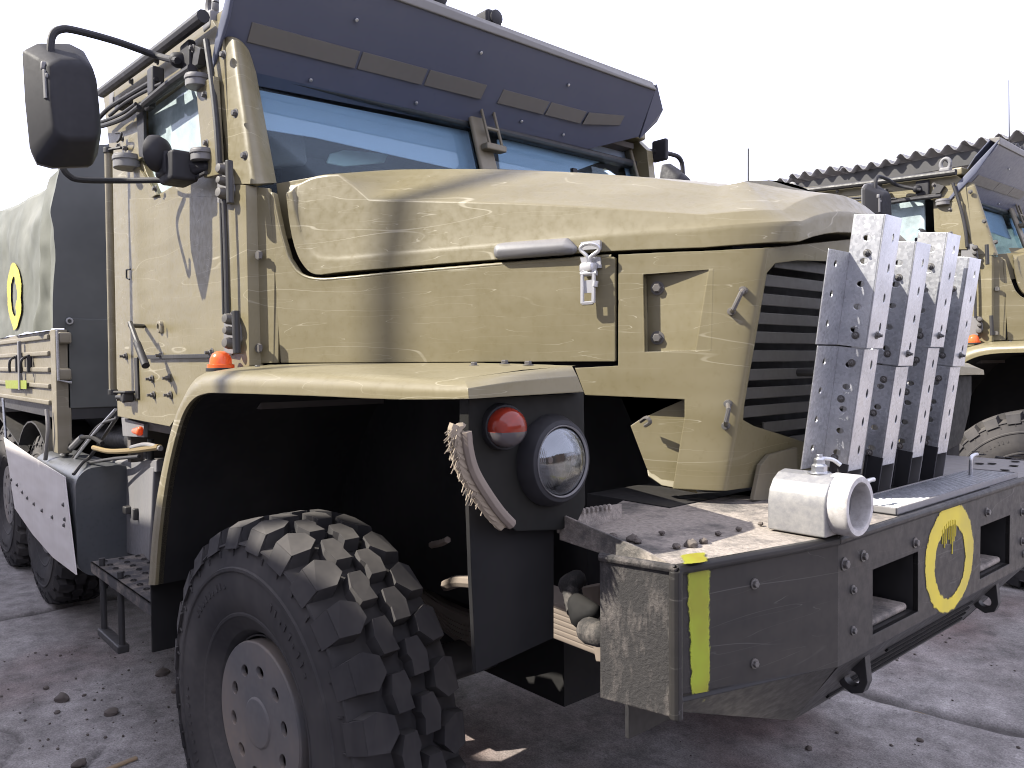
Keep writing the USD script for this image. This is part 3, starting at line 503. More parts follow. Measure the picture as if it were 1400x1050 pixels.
for k, (y0, y1) in enumerate(((1.22, 1.66), (1.675, 1.985), (2.0, 2.31), (2.41, 2.70), (2.715, 2.96), (2.975, 3.2))):
    q = np.array([und(y0, .34), und(y1, .34), und(y1, .50), und(y0, .50)]) + un * .005; part(brow, 'strip', slab(q, .004, n=un), 'strip_paint')
for y, t in ((1.6, .75), (2.2, .8), (2.75, .75), (1.5, .15), (2.0, .15), (2.9, .15), (2.6, .2)): part(brow, 'rivet', hexbolt(und(y, t) + un * .002, un, .008, .006, False), 'galvanised')
rl = P(600, 42, x=-2.72)
hat = part(T, 'roof_lamp_bar', [box((-2.80, 2.10, FZ + .085), (.12, .62, .05), None, .012)], 'dark_metal')
for y in (1.9, 2.02, 2.33): part(hat, 'roof_lamp', [box((-2.79, y, FZ + .14), (.10, .085, .075), None, .015), lathe((-2.74, y, FZ + .14), (1, 0, 0), [(.03, 0), (.034, .012), (.02, .02), (0, .022)], 14)], 'black_plastic')
part(T, 'aerial', cyl((-2.85, 2.12, FZ + .1), (-2.86, 2.12, FZ + .75), .006, .003, 6), 'black_plastic')

# --- bonnet: lid, hinged side panel, cowl panel, nose
def tcoord(p): return (p - np.array([-2.71, 1.15, 0])) @ unit([1, .46, 0])
def trace(px, off):      # a photographed line of the lid as height over distance along the side
    c_ = curve(np.array(px, float), 5); q = np.array([P(x, y, PBo(off)) for x, y in c_]); t = tcoord(q.T) if False else np.array([tcoord(k) for k in q]); o = np.argsort(t, kind='stable'); return t[o], q[o, 2]
gapA = [(391, 264), (395, 300), (402, 335), (413, 360), (431, 375), (470, 371.5), (560, 364), (700, 353), (840, 343), (1000, 337)]
creB = [(399, 262), (404, 292), (413, 324), (428, 346), (448, 353), (500, 349.5), (560, 344), (690, 333), (840, 319), (1000, 309)]
shoC = [(408, 252), (432, 241), (467, 238), (484, 254), (500, 271), (530, 273.5), (640, 276), (740, 279.5), (860, 287), (1000, 296)]
topD = [(420, 250), (436, 239), (467, 237), (520, 233), (560, 231.5), (640, 231), (700, 232), (790, 236), (885, 243), (1000, 257)]
OFF = (0.0, .004, .022, .24)
trs = [trace(c_, o) for c_, o in zip((gapA, creB, shoC, topD), OFF)]
tA = trs[0][0]; t0, t1 = tA[0], tcoord(P(1000, 337, PB)) - .075
ts = np.concatenate([np.linspace(t0, t0 + .12, 12), np.linspace(t0 + .14, t1, 22)])
dirB = unit([1, .46, 0]); base = np.array([-2.71, 1.15, 0]); inB = -NB
lines = []
corner_x = -1.17 + LEAN * .32
for k, ((t_, z_), off) in enumerate(zip(trs, OFF)):
    pts = []
    for t in ts: pts.append(np.append((base + dirB * t + inB * off)[:2], np.interp(t, t_, z_)))
    fx = corner_x + (.03, .035, -.02, -.19)[k]; zt_ = np.interp(t1, t_, z_)
    p = pts[-1]; yc = p[1] + (fx - p[0]) * .46 if k < 3 else p[1]
    cpt = np.array([fx, yc if k < 3 else p[1] + .03, zt_ + .004])
    e = np.array([fx, cpt[1] + (.10 if k < 3 else .02), zt_ + .012])
    for t in np.linspace(0, 1, 8)[1:]: pts.append((1 - t) ** 2 * p + 2 * t * (1 - t) * cpt + t * t * e)
    for s_ in np.linspace(0, 1, 6)[1:]: pts.append(e + np.array([0, (C0 - e[1]) * s_, (.055, .060, .085, .008)[k] * (1 - (1 - s_) ** 2)]))
    lines.append(np.array(pts))
inner = lines[0] + np.array([0, 0, 0]); 
rowsL = []
for i in range(len(lines[0])):
    a, b, c_, d = (l[i] for l in lines)
    nin = unit(np.append((b - a)[:2] * 0 + (C0 - 0, 0)[0] * 0, 0) + inB) if i < len(ts) else unit(np.array([-1, .2, 0]))
    a2 = a + nin * .04 + [0, 0, .0]
    pass
    rowsL.append(np.vstack([a2, a, mix(a, b, .75), b, mix(b, c_, .05) + nin * .003, mix(b, c_, .5) + nin * .002, mix(b, c_, .97), c_, mix(c_, d, .04), mix(c_, d, .5), mix(c_, d, .92), d]))
half = loft(rowsL)
dl = np.array([r[-1] for r in rowsL]); mid = dl.copy(); mid[:, 1] = C0; mid[:, 2] += .02
topm = loft([dl, mix(dl, mid, .5) + [0, 0, .012], mid])
rear = loft([np.vstack([r, ]) for r in (rowsL[0], np.column_stack([rowsL[0][:, 0] - .02, np.full(len(rowsL[0]), C0), rowsL[0][:, 2]]))])
toward_eye(half); topm.invert() if topm.face_normals[:, 2].mean() < 0 else None; toward_eye(rear)
lidm = cat([half, topm])
lid = part(T, 'bonnet', [lidm, mx(lidm), rear, mx(rear)], 'olive_paint', smooth=22)
# inside of the engine bay, seen as the dark of the gaps
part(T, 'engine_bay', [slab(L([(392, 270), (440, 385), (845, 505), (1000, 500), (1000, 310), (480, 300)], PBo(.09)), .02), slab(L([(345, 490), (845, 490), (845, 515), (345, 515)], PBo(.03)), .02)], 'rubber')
panel_px = [(384, 496), (841, 494), (840.5, 351), (700, 361.5), (560, 373), (470, 381.5), (432, 383), (410, 375), (395, 353), (385, 318), (378, 285), (374, 264), (369, 261)]
pan = part(T, 'bonnet_side_panel', slab(L(panel_px, PBo(-.004)), .022, rnd=.004), 'olive_paint')
# raised rim that runs round the panel's upper edge
rim_ = curve(np.array([(372, 264), (377, 290), (385, 322), (395, 353), (410, 374), (434, 382), (470, 380.5), (560, 372), (700, 360.5), (836, 350.5)], float), 5)
part(pan, 'raised_rim', tube([P(x, y, PBo(.001)) for x, y in rim_], .0065, 8, 1), 'olive_paint', smooth=True)
cw = part(T, 'cowl_panel', [slab(L([(341, 255), (364, 257), (376, 335), (374, 496), (345, 497)], PBo(-.003)), .02, rnd=.002), slab(np.array([Q0 for Q0 in (P(364, 257, PBo(-.003)), P(376, 335, PBo(-.003)), P(374, 496, PBo(-.003)), P(381, 496, PBo(.003)), P(382, 335, PBo(.003)), P(370, 258, PBo(.003)))]), .008)], 'olive_paint')
for y in (349, 476): part(cw, 'latch_bolt', [lathe(P(354, y, PBo(-.02)), NB, [(0, 0), (.017, 0), (.015, .004), (0, .004)], 14), box(P(355, y, PBo(-.028)), (.012, .012, .022))], 'bolt_metal')
# folding latch on the panel and the handle of the lid
def Q(x, y, o): return P(x, y, PBo(-o))
la = part(pan, 'latch', [slab([Q(794, 331, .02), Q(820, 328, .02), Q(820, 340, .02), Q(794, 342, .02)], .02), slab([Q(793, 352, .012), Q(820, 351, .012), Q(822, 366, .012), Q(797, 369, .012)], .012)], 'zinc_latch')
part(la, 'loop', tube([Q(804, 362, .03), Q(803, 351, .032), Q(794, 342, .032), Q(796, 336, .034), Q(806, 333, .036), Q(817, 336, .034), Q(818, 343, .032), Q(807, 352, .032), Q(806, 362, .03)], .0055, 8, 4), 'zinc_latch')
part(la, 'lever', [tube([Q(796, 371, .03), Q(796, 415, .034)], .006, 6, 1), tube([Q(812, 368, .03), Q(811, 414, .034)], .006, 6, 1), tube([Q(796, 415, .034), Q(811, 414, .034)], .006, 6, 1), slab([Q(796, 384, .03), Q(812, 382, .03), Q(811, 400, .03), Q(797, 401, .03)], .006), box((Q(804, 366, .02)), (.05, .03, .03), None, .008), cyl(Q(794, 375, .028), Q(816, 373, .028), .008), cyl(Q(813, 392, .03), Q(814, 384, .03), .009)], 'zinc_latch')
hm = hull([(Q(684, 346, .012), .020), (Q(684, 342, .012), .020), (Q(770, 339, .014), .021), (Q(783, 341, .01), .014), (Q(690, 337, .004), .012), (Q(775, 331, .004), .012)])
part(lid, 'handle', hm, 'grey_metal', smooth=60); part(pan, 'finger_cup', slab([Q(700, 358, -.0), Q(774, 352, -.0), Q(768, 361, -.0), Q(742, 366, -.0), Q(716, 365, -.0)], .004, rnd=.006), 'dark_metal')

# --- nose: side with its recess, rounded corner, front round the grille
nz_px = [(845.5, 348), (1001, 340.5), (988, 480), (952, 668), (940, 671), (936, 546), (800, 540), (786, 503), (845, 500)]
kx = lambda z: -1.17 + LEAN * (z - 1.75)
def kpt(z): x = kx(z); return np.array([x, 1.15 + .46 * (x + 2.71), z])
zT, zB = P(1001, 341, PB)[2], P(955, 670, PB)[2]
RA = .085
def side_t(z, o=0): return kpt(z) - dirB * (RA + .05) + NB * o
def front_t(z): return kpt(z) + np.array([0, .020, 0])
rec = [(880, 375), (1000, 366), (1000, 468), (985, 479), (882, 481)]
recw = L([(880, 375), (975, 368), (972, 479), (882, 481)], PB)
sp = [P(845.5, 348, PB), P(920, 344.5, PB), side_t(zT), side_t(1.75), side_t(zB), P(936, 671.5, PB), P(936, 546, PB), P(800, 540, PB), P(786, 503, PB), P(845, 500, PB)]
nose_side = slab(np.array(sp), .012, [recw])
zs = np.linspace(zB, zT, 12)
arc = [np.vstack([(1 - t) ** 2 * side_t(z) + 2 * t * (1 - t) * kpt(z) + t * t * front_t(z) for t in np.linspace(0, 1, 9)]) for z in zs]
arcm = thick(loft(arc), .012)
G1 = [(1041, 372), (1060, 360), (1090, 356), (1135, 354)]; G2 = [(1037, 390), (1010, 556), (1016, 574), (1030, 582), (1090, 601), (1135, 610)]
gl_ = np.vstack([L(G2[::-1], PN), L(G1, PN)])
gl_[0, 1] = gl_[-1, 1] = C0 + .0
for q_ in gl_: q_[1] = max(q_[1], kpt(q_[2])[1] + .034)
fr = np.vstack([front_t(zB), front_t(zT), [kx(zT + .045), C0, zT + .066], gl_[::-1], [kx(zB - .02), C0, zB - .02]])
nose_front = slab(fr, .014, n=NN)
dp = .034
r1, r2, r3, r4 = recw; i_ = -NB * dp
recm = [slab([r1 + i_, r2 - NB * .001, r3 - NB * .001, r4 + i_], .004), slab([r1, r1 + i_, r4 + i_, r4], .003), loft([np.vstack([r1, r2]), np.vstack([r1 + i_, r2 - NB * .001])]), loft([np.vstack([r4, r3]), np.vstack([r4 + i_, r3 - NB * .001])])]
top_l = loft([np.vstack([sp[0], sp[1], sp[2], *[(1 - t) ** 2 * side_t(zT) + 2 * t * (1 - t) * kpt(zT) + t * t * front_t(zT) for t in np.linspace(0, 1, 9)], [kx(zT + .045), C0, zT + .066]]), np.vstack([sp[0] - NB * .03, sp[1] - NB * .03, sp[2] - NB * .03, *[(1 - t) ** 2 * side_t(zT) + 2 * t * (1 - t) * kpt(zT) + t * t * front_t(zT) + np.array([-.03, .01, 0]) for t in np.linspace(0, 1, 9)], [kx(zT) - .03, C0, zT + .066]])])
nparts = [nose_side, arcm, nose_front, top_l] + recm
nose = part(T, 'nose', nparts + [mx(tm(m)) for m in nparts], 'olive_paint', smooth=35)
for x, y in ((899, 394), (899, 462)): part(nose, 'bolt', hexbolt(P(x, y, PBo(.026)), NB, .013, .012), 'bolt_metal')
# return flange round the grille, slats, dark behind
gi = gl_.copy(); back = gi - NN * .05
both(nose, 'grille_frame', loft([gi, back]), 'olive_dusty')
gzt, gzb = gl_[-1][2], gl_[0][2]
def gl_edge(z):     # left edge of the opening at height z
    q = gl_[np.argsort(gl_[:, 2])]; k = gl_[(gl_[:, 1] < C0 - .05)]; o = np.argsort(k[:, 2]); return float(np.interp(z, k[o, 2], k[o, 1]))
nsl = 11
for k in range(nsl):
    z = gzt - .03 - (gzt - gzb - .02) * k / (nsl - .4)
    y0 = max(gl_edge(z) + .012, 1.7); y1 = 2 * C0 - y0; x = kx(z) - .045
    a = np.array([x + .012, 0, z + .018]); b = np.array([x - .035, 0, z - .012])
    q = np.array([[a[0], y0, a[2]], [a[0], y1, a[2]], [b[0], y1, b[2]], [b[0], y0, b[2]]])
    sl_ = cat([slab(q, .004, n=unit([.5, 0, .85])), box((a[0] + .002, C0, a[2] - .012), (.006, y1 - y0, .032))])
    part(nose, 'grille_slat', sl_, 'grille_paint')
part(T, 'radiator', box((kx(1.8) - .16, C0, 1.75), (.04, .9, .7)), 'dark_metal')
# inner facet under the nose's arch, belly plates, wire handles
fc = [(862, 582), (874, 574), (908, 558), (938, 545), (950, 552), (948, 662), (905, 657), (893, 650), (884, 640)]
part(nose, 'lower_facet', slab(L(fc, PBo(.035)), .01), 'olive_paint')
part(nose, 'lower_lip', [slab([P(884, 640, PBo(.035)), P(905, 657, PBo(.035)), P(948, 663, PBo(.03)), P(952, 670, PBo(.0)), P(905, 664, PBo(.02)), P(886, 650, PBo(.03))], .01)], 'olive_paint')
part(nose, 'arch_hook', tube([P(876, 576, PBo(-.0)), P(884, 571, PBo(-.02)), P(889, 577, PBo(-.02)), P(882, 582, PBo(-.0))], .006, 6, 3), 'bolt_metal')
fz = kx(1.45)
q = [P(1030, 684, x=fz + .02), P(1040, 636, x=fz + .02), P(1052, 622, x=fz + .02), P(1090, 612, x=fz + .02), P(1090, 684, x=fz + .02)]
ap = slab(np.array(q + []), .012); both(nose, 'apron', ap, 'olive_dusty')
for pts in ([(1016, 397), (1013, 401), (1003, 422), (1000, 426)], [(995, 552), (996, 560), (993, 575), (992, 582)]):
    q = [P(x, y, PBo(-.055 if i in (1, 2) else -.0)) for i, (x, y) in enumerate(pts)]
    part(nose, 'wire_handle', [tube(q, .0065, 8, 1)] + [lathe(P(*pts[j], PBo(-.0)), NB, [(0, -.01), (.012, -.01), (.010, .012), (0, .013)], 10) for j in (0, 3)], 'bolt_metal')
# --- fender, lamps, mudflap
up = curve(np.array([(206, 800), (210, 745), (217, 690), (226, 640), (238, 585), (249, 549), (261, 526), (275, 513), (302, 507.5), (420, 509), (540, 513), (634, 517)], float), 4)
mi = curve(np.array([(203, 800), (207, 745), (213, 690), (222, 640), (234, 588), (245, 556), (258, 534), (273, 523), (300, 519.5), (420, 522), (540, 527), (640, 531)], float), 4)
lo = curve(np.array([(212, 800), (216, 745), (222, 690), (230, 640), (242, 590), (252, 562), (265, 545), (280, 538.5), (302, 537.5), (420, 541), (540, 546), (641, 545.5)], float), 4)
U3 = np.array([P(x, y, y=YF + .035) for x, y in up]); M3 = np.array([P(x, y, y=YF) for x, y in mi]); L3 = np.array([P(x, y, y=YF) for x, y in lo])
inn = []
for p in U3:
    yb = 1.15 + .46 * (p[0] + 2.71); inn.append([p[0], np.clip(min(yb + .01, 1.30 + .32 * max(0, -1.235 - p[0])), 1.14, 1.62), p[2] + .022 * np.clip((p[2] - 1.3) / .35, 0, 1)])
inn = np.array(inn)
XF = -1.215
fr_top = np.array([U3[-1], P(700, 508.5, x=XF - .01), P(782, 500.5, x=XF - .02)]); fr_mid = np.array([M3[-1], P(702, 522, x=XF + .015), P(789, 514, x=XF)]); fr_lo = np.array([L3[-1], P(702, 541.5, x=XF + .015), P(798, 536, x=XF)])
def corner(a, b): # rounds the line where the side meets the front
    return a
side_f = loft([L3 + [0, .03, 0], L3, mix(L3, M3, .5), M3, mix(M3, U3, .5), U3, mix(U3, inn, .5) + [0, 0, .004], inn])
n_ = 6
front_f = loft([np.vstack([curve(a, 4)]) for a in (fr_lo + [-.03, 0, 0], fr_lo, mix(fr_lo, fr_mid, .5), fr_mid, mix(fr_mid, fr_top, .5), fr_top, np.array([inn[-1] - [.02, 0, 0], inn[-1] + [-.02, .0, 0], inn[-1] + [-.02, .02, 0]]))])
ff = [side_f, front_f]
fen = both(T, 'fender', ff, 'olive_paint', 32)
arch_end = L3.copy(); arch_end[:, 1] = np.interp(-L3[:, 0], [1.2, 1.5, 1.9, 2.2, 2.4], [1.28, 1.36, 1.6, 1.95, 2.9])
lin = loft([L3 + [0, .012, 0], mix(L3, arch_end, .4), arch_end]); 
endx = L3[-1]
both(fen, 'wheel_arch', lin, 'rubber')
for y in (1.74, 2 * C0 - 1.74): part(fen, 'inner_wall', box((-2.45, y, 1.25), (1.3, .02, .75)), 'rubber')
mq = L([(208, 795), (207, 891), (246, 886), (250, 800)], y=YF + .02); mq = np.array([mq[0], mq[1], mq[1] + [0, .55, 0], mq[0] + [0, .55, 0]])
mfl = slab(mq, .012, n=np.array([1., 0, 0])); both(fen, 'rear_mudflap', mfl, 'rubber')
for x, y in ((352, 503.5), (416, 505), (648, 500), (690, 497.5), (722, 499)): part(fen, 'bolt', hexbolt(P(x, y, PBo(-.12)) if x < 500 else P(x, y, y=1.3), (0, 0, 1), .009, .008), 'bolt_metal')
mk = P(302, 503, y=YF + .12); marker = part(fen, 'marker_lamp', lathe(mk, (0, 0, 1), [(0, -.002), (.046, -.002), (.046, .012), (.038, .014), (.036, .034), (.028, .050), (.014, .058), (0, .06)], 24), 'orange_lens', smooth=50)
part(marker, 'lamp_base', lathe(mk, (0, 0, 1), [(0, -.012), (.05, -.012), (.05, 0), (0, 0)], 24), 'black_plastic')
# lamp panel on the front of the fender, x = XL
XL = XF - .03
lp = [(641, 543), (700, 540), (798, 534), (800, 690), (790, 712), (768, 724), (706, 726), (690, 714), (655, 650), (641, 600)]
lpan = slab(L(lp, x=XL), .03); lam = both(T, 'lamp_panel', lpan, 'lamp_panel_paint')
li = [slab(L([(790, 536), (850, 545), (890, 640), (890, 690), (780, 690)], x=XL - .55), .01)]; part(lam, 'inner_panel', li, 'rubber')
def lamp_at(px, py, r_px): 
    p = P(px, py, x=XL); q = P(px, py - r_px, x=XL); return p, abs(q[2] - p[2])
p, r = lamp_at(684, 583, 28); ax = unit([1, -.25, 0]); ts_ = part(lam, 'turn_signal', lathe(p - ax * .02, ax, [(0, 0), (r * 1.12, 0), (r * 1.16, .03), (r * 1.08, .045), (r * .98, .045), (r * .98, .03), (0, .03)], 28), 'black_plastic', smooth=40)
dome = lathe(p + ax * .012, ax, [(r * .98, 0), (r * .96, .02), (r * .88, .036), (r * .65, .047), (r * .3, .052), (0, .053)], 32)
for nm, sg_, mt in (('upper_lens', 1, 'red_lens'), ('lower_lens', -1, 'clear_lens')):
    d = trimesh.intersections.slice_mesh_plane(dome, [0, 0, sg_], p - [0, 0, r * .18]); part(ts_, nm, d, mt, smooth=60)
p, r = lamp_at(753, 629, 49); ax = unit([1, .03, 0.02])
hl = part(lam, 'headlight', lathe(p - ax * .05, ax, [(0, 0), (r * 1.2, 0), (r * 1.3, .02), (r * 1.28, .06), (r * 1.12, .085), (r * 1.0, .088), (r * .97, .08), (r * .97, .06)], 40), 'black_plastic', smooth=35)
part(hl, 'reflector', lathe(p - ax * .05, ax, [(0, .0), (r * .3, .005), (r * .6, .025), (r * .85, .055), (r * .96, .078)], 40), 'reflector', smooth=True)
part(hl, 'bulb', [lathe(p - ax * .045, ax, [(0, 0), (.014, 0), (.014, .03), (.008, .045), (0, .047)], 12)], 'clear_lens', smooth=40)
part(hl, 'lens', lathe(p - ax * .05, ax, [(r * .97, .082), (r * .8, .094), (r * .5, .103), (0, .108)], 40), 'lamp_glass', smooth=True)
part(hl, 'lens_rim', lathe(p - ax * .05, ax, [(r * .95, .086), (r * .99, .091), (r * 1.0, .086)], 40), 'grey_metal', smooth=True)
mf = L([(640, 660), (757, 668), (757, 872), (651, 921), (645, 800)], x=XL - .035); fl = slab(mf, .012)
both(lam, 'mudflap', fl, 'rubber')
# frayed hose along the lamp panel's edge
hp = [P(x, y, x=XL + .015) for x, y in ((625, 586), (628, 612), (636, 640), (652, 668), (672, 696), (688, 713))]
ropes = []
hc = curve(hp, 10)
for j in range(3):
    ropes.append(tube([q + .0095 * np.array([.3 * math.cos(i * .55 + j * 2.094), math.cos(i * .55 + j * 2.094), math.sin(i * .55 + j * 2.094)]) for i, q in enumerate(hc)], .0115, 7, 1))
fh = part(lam, 'edge_rope', ropes, 'rope_fibre'); part(fh, 'hose_core', tube([q + np.array([.012, .012, -.006]) for q in hp], .012, 8), 'earthy_metal')
fm = []
for k in range(170):
    t = random.random() ** 1.5 * .75; q = mix(hp[int(t * 5)], hp[int(t * 5) + 1], t * 5 % 1); d = unit([random.uniform(-.2, .6), -1 + random.uniform(-.5, .5), random.uniform(-.9, .5)]); l = random.uniform(.010, .034)
    fm.append(tube([q, q + d * l * .5, q + d * l + [0, 0, -l * .4]], .0012, 4, 2))
part(fh, 'fray', fm, 'rope_fibre', kind='stuff')
# --- wheels
def make_wheel(center, steer, outer, name):
    """A wide truck tyre with chunky lugs on a drilled steel disc; outer -1: the face looks to -y."""
    A = np.array([-outer * 0, 1, 0.]) if True else None
    ax = np.array([math.sin(steer), math.cos(steer), 0]); ux = np.array([math.cos(steer), -math.sin(steer), 0]); uz = np.array([0, 0, 1.])
    if outer > 0: ax = -ax
    def W(r, a, th): return center + ax * a + r * (np.cos(th) * ux + np.sin(th) * uz)
    prof = [(.262, .075), (.275, .05), (.285, .035), (.30, .025), (.33, .008), (.334, .003), (.342, .002), (.346, .004), (.37, -.006), (.40, -.012), (.44, -.014), (.475, -.012), (.478, -.017), (.488, -.017), (.491, -.010), (.53, -.002), (.556, .004), (.559, -.003), (.565, .0), (.567, .012), (.570, .03), (.576, .06), (.586, .10), (.590, .18)]
    full = prof + [(r, .36 - a) for r, a in prof[::-1]]
    th = np.linspace(0, 2 * np.pi, 97)[:-1]
    rows = [np.array([W(r, a, t) for t in th]) for r, a in full]
    ty = [loft(rows, True)]
    N = 25
    def block(poly, h0, h1, tp=.93, ro=None):
        poly = np.array(poly, float); c_ = poly.mean(0); topp = c_ + (poly - c_) * tp; n = len(poly)
        V = [W(h0, a, s / .61) for s, a in poly] + [W(ro[i] if ro is not None else h1, a, s / .61) for i, (s, a) in enumerate(topp)] 
        F = []
        for i in range(n): j = (i + 1) % n; F += [[i, j, n + j], [i, n + j, n + i]]
        for i in range(1, n - 1): F.append([n, n + i, n + i + 1])
        m = trimesh.Trimesh(V, F, process=False); trimesh.repair.fix_normals(m); 
        return m
    pitch = 2 * np.pi * .61 / N
    for k in range(N):
        s = k * pitch
        for sd in (0, 1):
            f = (lambda q: q) if sd == 0 else (lambda q: [(x, .36 - a) for x, a in q])
            s0 = s + (pitch * .5 if sd else 0)
            # shoulder lug: chevron inward, running down over the shoulder
            q = f([(s0 - .050, .012), (s0 + .046, .012), (s0 + .056, .054), (s0 + .032, .104), (s0 - .018, .112), (s0 - .058, .072)])
            c_ = np.mean(q, 0); m = block(q, .568, .630, .93, [.612, .612, .629, .632, .632, .630]); ty.append(m)
            a0 = -.012; b = [(s0 - .046, a0), (s0 + .040, a0)]
            qa = [W(.548, f([(s0 - .049, -.010)])[0][1], (s0 - .049) / .61), W(.548, f([(s0 + .044, -.010)])[0][1], (s0 + .044) / .61), W(.611, f([(s0 + .043, .014)])[0][1], (s0 + .043) / .61), W(.611, f([(s0 - .047, .014)])[0][1], (s0 - .047) / .61)]
            qb = [W(.560, f([(s0 - .043, .03)])[0][1], (s0 - .049) / .61), W(.560, f([(s0 + .030, .03)])[0][1], (s0 + .044) / .61), W(.612, f([(s0 + .043, .04)])[0][1], (s0 + .043) / .61), W(.612, f([(s0 - .047, .04)])[0][1], (s0 - .047) / .61)]
            ty.append(trimesh.convex.convex_hull(np.array(qa + qb)))
            # inner block: bent hexagon
            s1 = s0 + pitch * .5
            q = f([(s1 - .052, .114), (s1 + .004, .103), (s1 + .054, .120), (s1 + .054, .165), (s1 + .012, .175), (s1 - .008, .165), (s1 - .052, .171)])
            ty.append(block(q, .582, .633, .93))
    for k in range(36):        # moulded ribs on the sidewall
        t = k * 2 * np.pi / 36; ty.append(trimesh.convex.convex_hull(np.array([W(r, a, t + d) for r in (.525, .545) for a in (-.006, .01) for d in (-.004, .004)])))
    for k in range(90):
        t = k * 2 * np.pi / 90 + .01
        if (k // 9) % 2: ty.append(trimesh.convex.convex_hull(np.array([W(r, a, t + d) for r in (.425, .425 + .012 + .010 * (k % 3 > 0)) for a in (-.0165, -.005) for d in (-.010 - .006 * (k % 2), .010)])))
    o = part(T, name, [lathe(center + ax * .06, ax, [(.264, 0), (.258, .0), (.254, .03), (.25, .09), (.25, .2), (.26, .24)], 48)], 'dark_metal', smooth=30)
    part(o, 'tyre', ty, 'tyre_rubber', smooth=14)
    c2 = sg.Point(0, 0).buffer(.248, quad_segs=24)
    holes = [sa.translate(sa.rotate(sa.scale(sg.Point(0, 0).buffer(.0185, quad_segs=6), 1, 1.25), math.degrees(t)), .165 * math.cos(t), .165 * math.sin(t)) for t in np.arange(10) * 2 * np.pi / 10 + .2]
    disc = trimesh.creation.extrude_polygon(c2.difference(unary_union(holes)).difference(sg.Point(0, 0).buffer(.075)), .014, engine='earcut')
    v = disc.vertices; rr = np.hypot(v[:, 0], v[:, 1]); dep = .022 + .02 * np.clip((.10 - rr) / .03, 0, 1) * 0
    disc.vertices = center + v[:, :1] * ux + v[:, 1:2] * uz + (dep + (v[:, 2:] [:, 0]))[:, None] * ax
    part(o, 'rim', [disc, lathe(center + ax * .024, -ax, [(.244, .0), (.249, .001), (.252, -.004), (.250, -.05)], 48)], 'rim_paint', smooth=30)
    part(o, 'hub', lathe(center + ax * .030, -ax, [(.078, 0), (.080, .008), (.074, .013), (.05, .015), (0, .016)], 28), 'rim_paint', smooth=30)
    return o
make_wheel(np.array([-2.365, .992, .617]), math.radians(-4), -1, 'wheel')
make_wheel(np.array([-2.365, 2 * C0 - .992, .617 + .0]), math.radians(-4), 1, 'wheel')
make_wheel(np.array([-8.05, 1.22, .617]), 0, -1, 'wheel'); make_wheel(np.array([-8.05, 2 * C0 - 1.22, .617]), 0, 1, 'wheel')
make_wheel(np.array([-6.6, 1.22, .617]), 0, -1, 'wheel'); make_wheel(np.array([-6.6, 2 * C0 - 1.22, .617]), 0, 1, 'wheel')
# axle, frame rails, springs, steering
part(T, 'axle', [cyl((-2.365, 1.3, .617), (-2.365, 2 * C0 - 1.3, .617), .07), hull([((-2.365, 2.2, .62), .19), ((-2.365, 2.2, .62), .19), ((-2.2, 2.2, .64), .14)]), cyl((-2.365, 1.2, .617), (-2.365, 1.36, .617), .17)], 'dark_metal')
part(T, 'chassis_rail', [box((-4.4, y, 1.06), (6.2, .09, .22)) for y in (C0 - .42, C0 + .42)], 'dark_metal')
for y in (C0 - .52, C0 + .52):
    sp_ = part(T, 'leaf_spring', tube([(-3.0, y, .96), (-2.7, y, .83), (-2.365, y, .77), (-2.0, y, .83), (-1.55, y, .98)], .02, 6), 'earthy_metal')
    for k in range(7):
        h = .75 - k * .07; part(sp_, 'leaf', [tube([(-2.365 - h, y, .93 + (h - .75) * .28 - k * .006), (-2.365, y, .79 - k * .018), (-2.365 + h, y, .95 + (h - .75) * .28 - k * .006)], .016, 4)], 'earthy_metal')
p0, p1, p2 = P(778, 800, y=1.50), P(786, 836, y=1.46), P(806, 862, y=1.42)
p3 = P(822, 868, y=1.40)
part(T, 'steering_link', [cyl(p0, p1, .022), hull([(p0, .030), (p0 + [.0, .03, .01], .026)]), hull([(p2, .034), (p3, .030)]), cyl(p3, p3 + [.10, .08, .02], .026)], 'scraped_mud')
part(T, 'ball_joint_boot', hull([(P(790, 826, y=1.45), .028), (P(796, 842, y=1.44), .034), (P(812, 836, y=1.44), .02)]), 'rubber')
part(T, 'spring_pack', [box(P(795, 852 + k * 7 - 24, y=1.62), (.30, .12, .016), [unit([1, .2, -.12]), unit([-.2, 1, 0]), (.12, 0, 1)], .004) for k in range(7)], 'earthy_metal')
part(T, 'shock_absorber', [cyl(P(812, 800, y=1.6), P(832, 900, y=1.6), .035)], 'earthy_metal')
part(T, 'brake_line', [tube([P(590, 745, y=1.58), P(604, 742, y=1.56), P(612, 738, y=1.55)], .012, 6), tube([P(610, 800, y=1.6), P(626, 795, y=1.56), P(650, 796, y=1.52)], .02, 8)], 'earthy_metal')
part(T, 'sump_sun_block', [box((-2.6, C0, 1.0), (1.3, .8, .95)), box((-4.0, C0, .95), (2.0, 1.3, .8)), box((-1.45, C0, 1.2), (.3, 1.3, .3))], 'rubber')  # sump and plain dark boxes added to keep sun off the ground beneath
